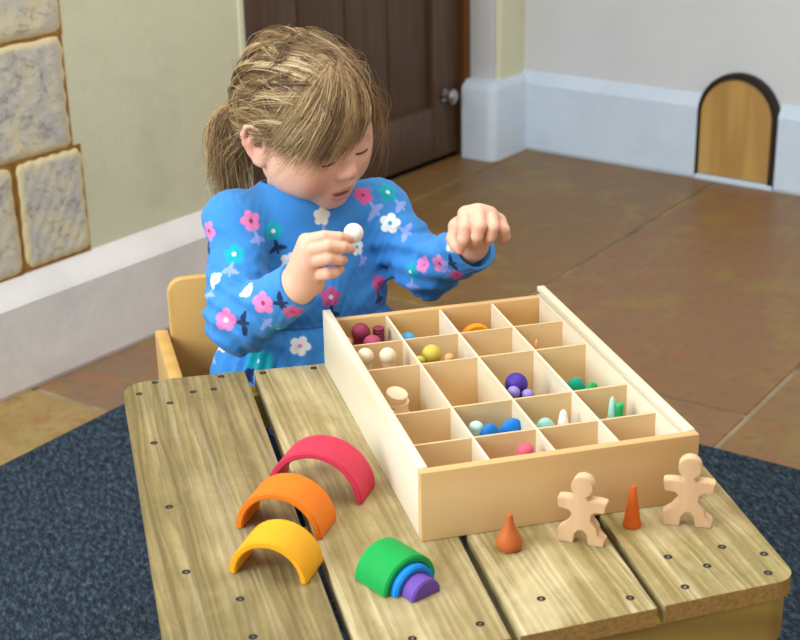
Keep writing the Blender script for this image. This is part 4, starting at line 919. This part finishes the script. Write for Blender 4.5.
def hair_mesh(name):
    global hv, hf, hs, hcount
    quads = [f for f in hf]; F = np.concatenate(quads); V = np.concatenate(hv); sh = np.concatenate(hs)
    o = np_mesh(name, V, F, M['hair'], person); a = o.data.attributes.new('shade', 'FLOAT', 'POINT'); a.data.foreach_set('value', sh.astype(np.float32)); hv, hf, hs, hcount = [], [], [], 0; return o
# fly-aways
for i in range(520):
    d = rh.randn(3); d[2] = abs(d[2])*1.1; d[0] = d[0] if i % 3 else -abs(d[0]); d /= np.linalg.norm(d)
    if hairline(d[None])[0] < .05: continue
    t1 = np.cross(d, rh.randn(3)); t1 /= np.linalg.norm(t1); L = .03+.05*rh.rand(); n = 12; T_ = np.linspace(0, 1, n); h0 = .004+.016*rh.rand()**2
    D_ = d+t1*(T_*L/.09)[:, None]; D_ /= np.linalg.norm(D_, axis=1)[:, None]; r = radius(D_)+h0*np.sin(T_*2.4)+.002*np.sin(T_*8+i); strand(to_world(D_, r), .00018, .00008, .4+.6*rh.rand())
# loose curls falling beside the far cheek
for i in range(60):
    s0 = np.array([-50+10*rh.randn(), 45+12*rh.randn(), 62+8*rh.randn()]); e0 = np.array([-72+8*rh.randn(), 56+14*rh.randn(), -20+26*rh.randn()]); mid = (s0+e0)/2+np.array([-16+8*rh.randn(), 14+10*rh.randn(), 8])
    T_ = np.linspace(0, 1, 14)[:, None]; c = (1-T_)**2*s0+2*T_*(1-T_)*mid+T_**2*e0+np.array([3, 3, 0])*np.sin(T_*7+i); strand(np.array([H(*q) for q in c]), .00026, .0001, .35+.5*rh.rand())
hair = hair_mesh('hair'); hair['label'] = 'messy dark blond hair swept back with a side fringe'
# ---- ponytail
tie = to_world(TIE[None], radius(TIE[None]))[0]
c0, c1, c2, c3 = tie, tie+V3(-.014, .020, .010), tie+V3(-.034, .022, -.03), tie+V3(-.026, .004, -.128)
for i in range(1500):
    a = rh.rand()*6.28; rr = math.sqrt(rh.rand()); n = 14; T_ = np.linspace(0, 1, n)[:, None]; ln = .75+.3*rh.rand(); T_ = T_*ln
    j1, j2 = rh.randn(3)*.006, rh.randn(3)*.008
    P = (1-T_)**3*c0+3*T_*(1-T_)**2*(c1+j1)+3*T_**2*(1-T_)*(c2+j2)+T_**3*(c3+j2)
    wd = np.interp(T_[:, 0], [0, .2, .6, 1.05], [.011, .021, .029, .019]); P = P+np.stack([np.cos(a+.6*T_[:, 0])*wd*rr, np.sin(a+.6*T_[:, 0])*wd*rr*.8, .25*np.sin(a)*wd*rr], 1)+.0025*np.stack([np.sin(T_[:, 0]*7+a*3), np.cos(T_[:, 0]*6+a*2), 0*T_[:, 0]], 1)
    strand(P, .00036*(.7+.6*rh.rand()), .00012, .1+.8*np.clip(.5*(.5+.5*math.sin(a*3))+.5*rh.rand(), 0, 1))
for i in range(110):                                                # short wisps at the nape
    s0 = np.array([58-70*rh.rand(), -62-20*rh.rand(), -40+14*rh.randn()]); e0 = s0+np.array([14*rh.randn()+6, -16+12*rh.randn(), -38-30*rh.rand()]); mid = (s0+e0)/2+np.array([6, -12, 4]); T_ = np.linspace(0, 1, 10)[:, None]
    strand(np.array([H(*q) for q in (1-T_)**2*s0+2*T_*(1-T_)*mid+T_**2*e0]), .0003, .0001, .25+.6*rh.rand())
pt = hair_mesh('ponytail'); pt['label'] = 'loose low ponytail'
bpy.data.meshes.remove(me)
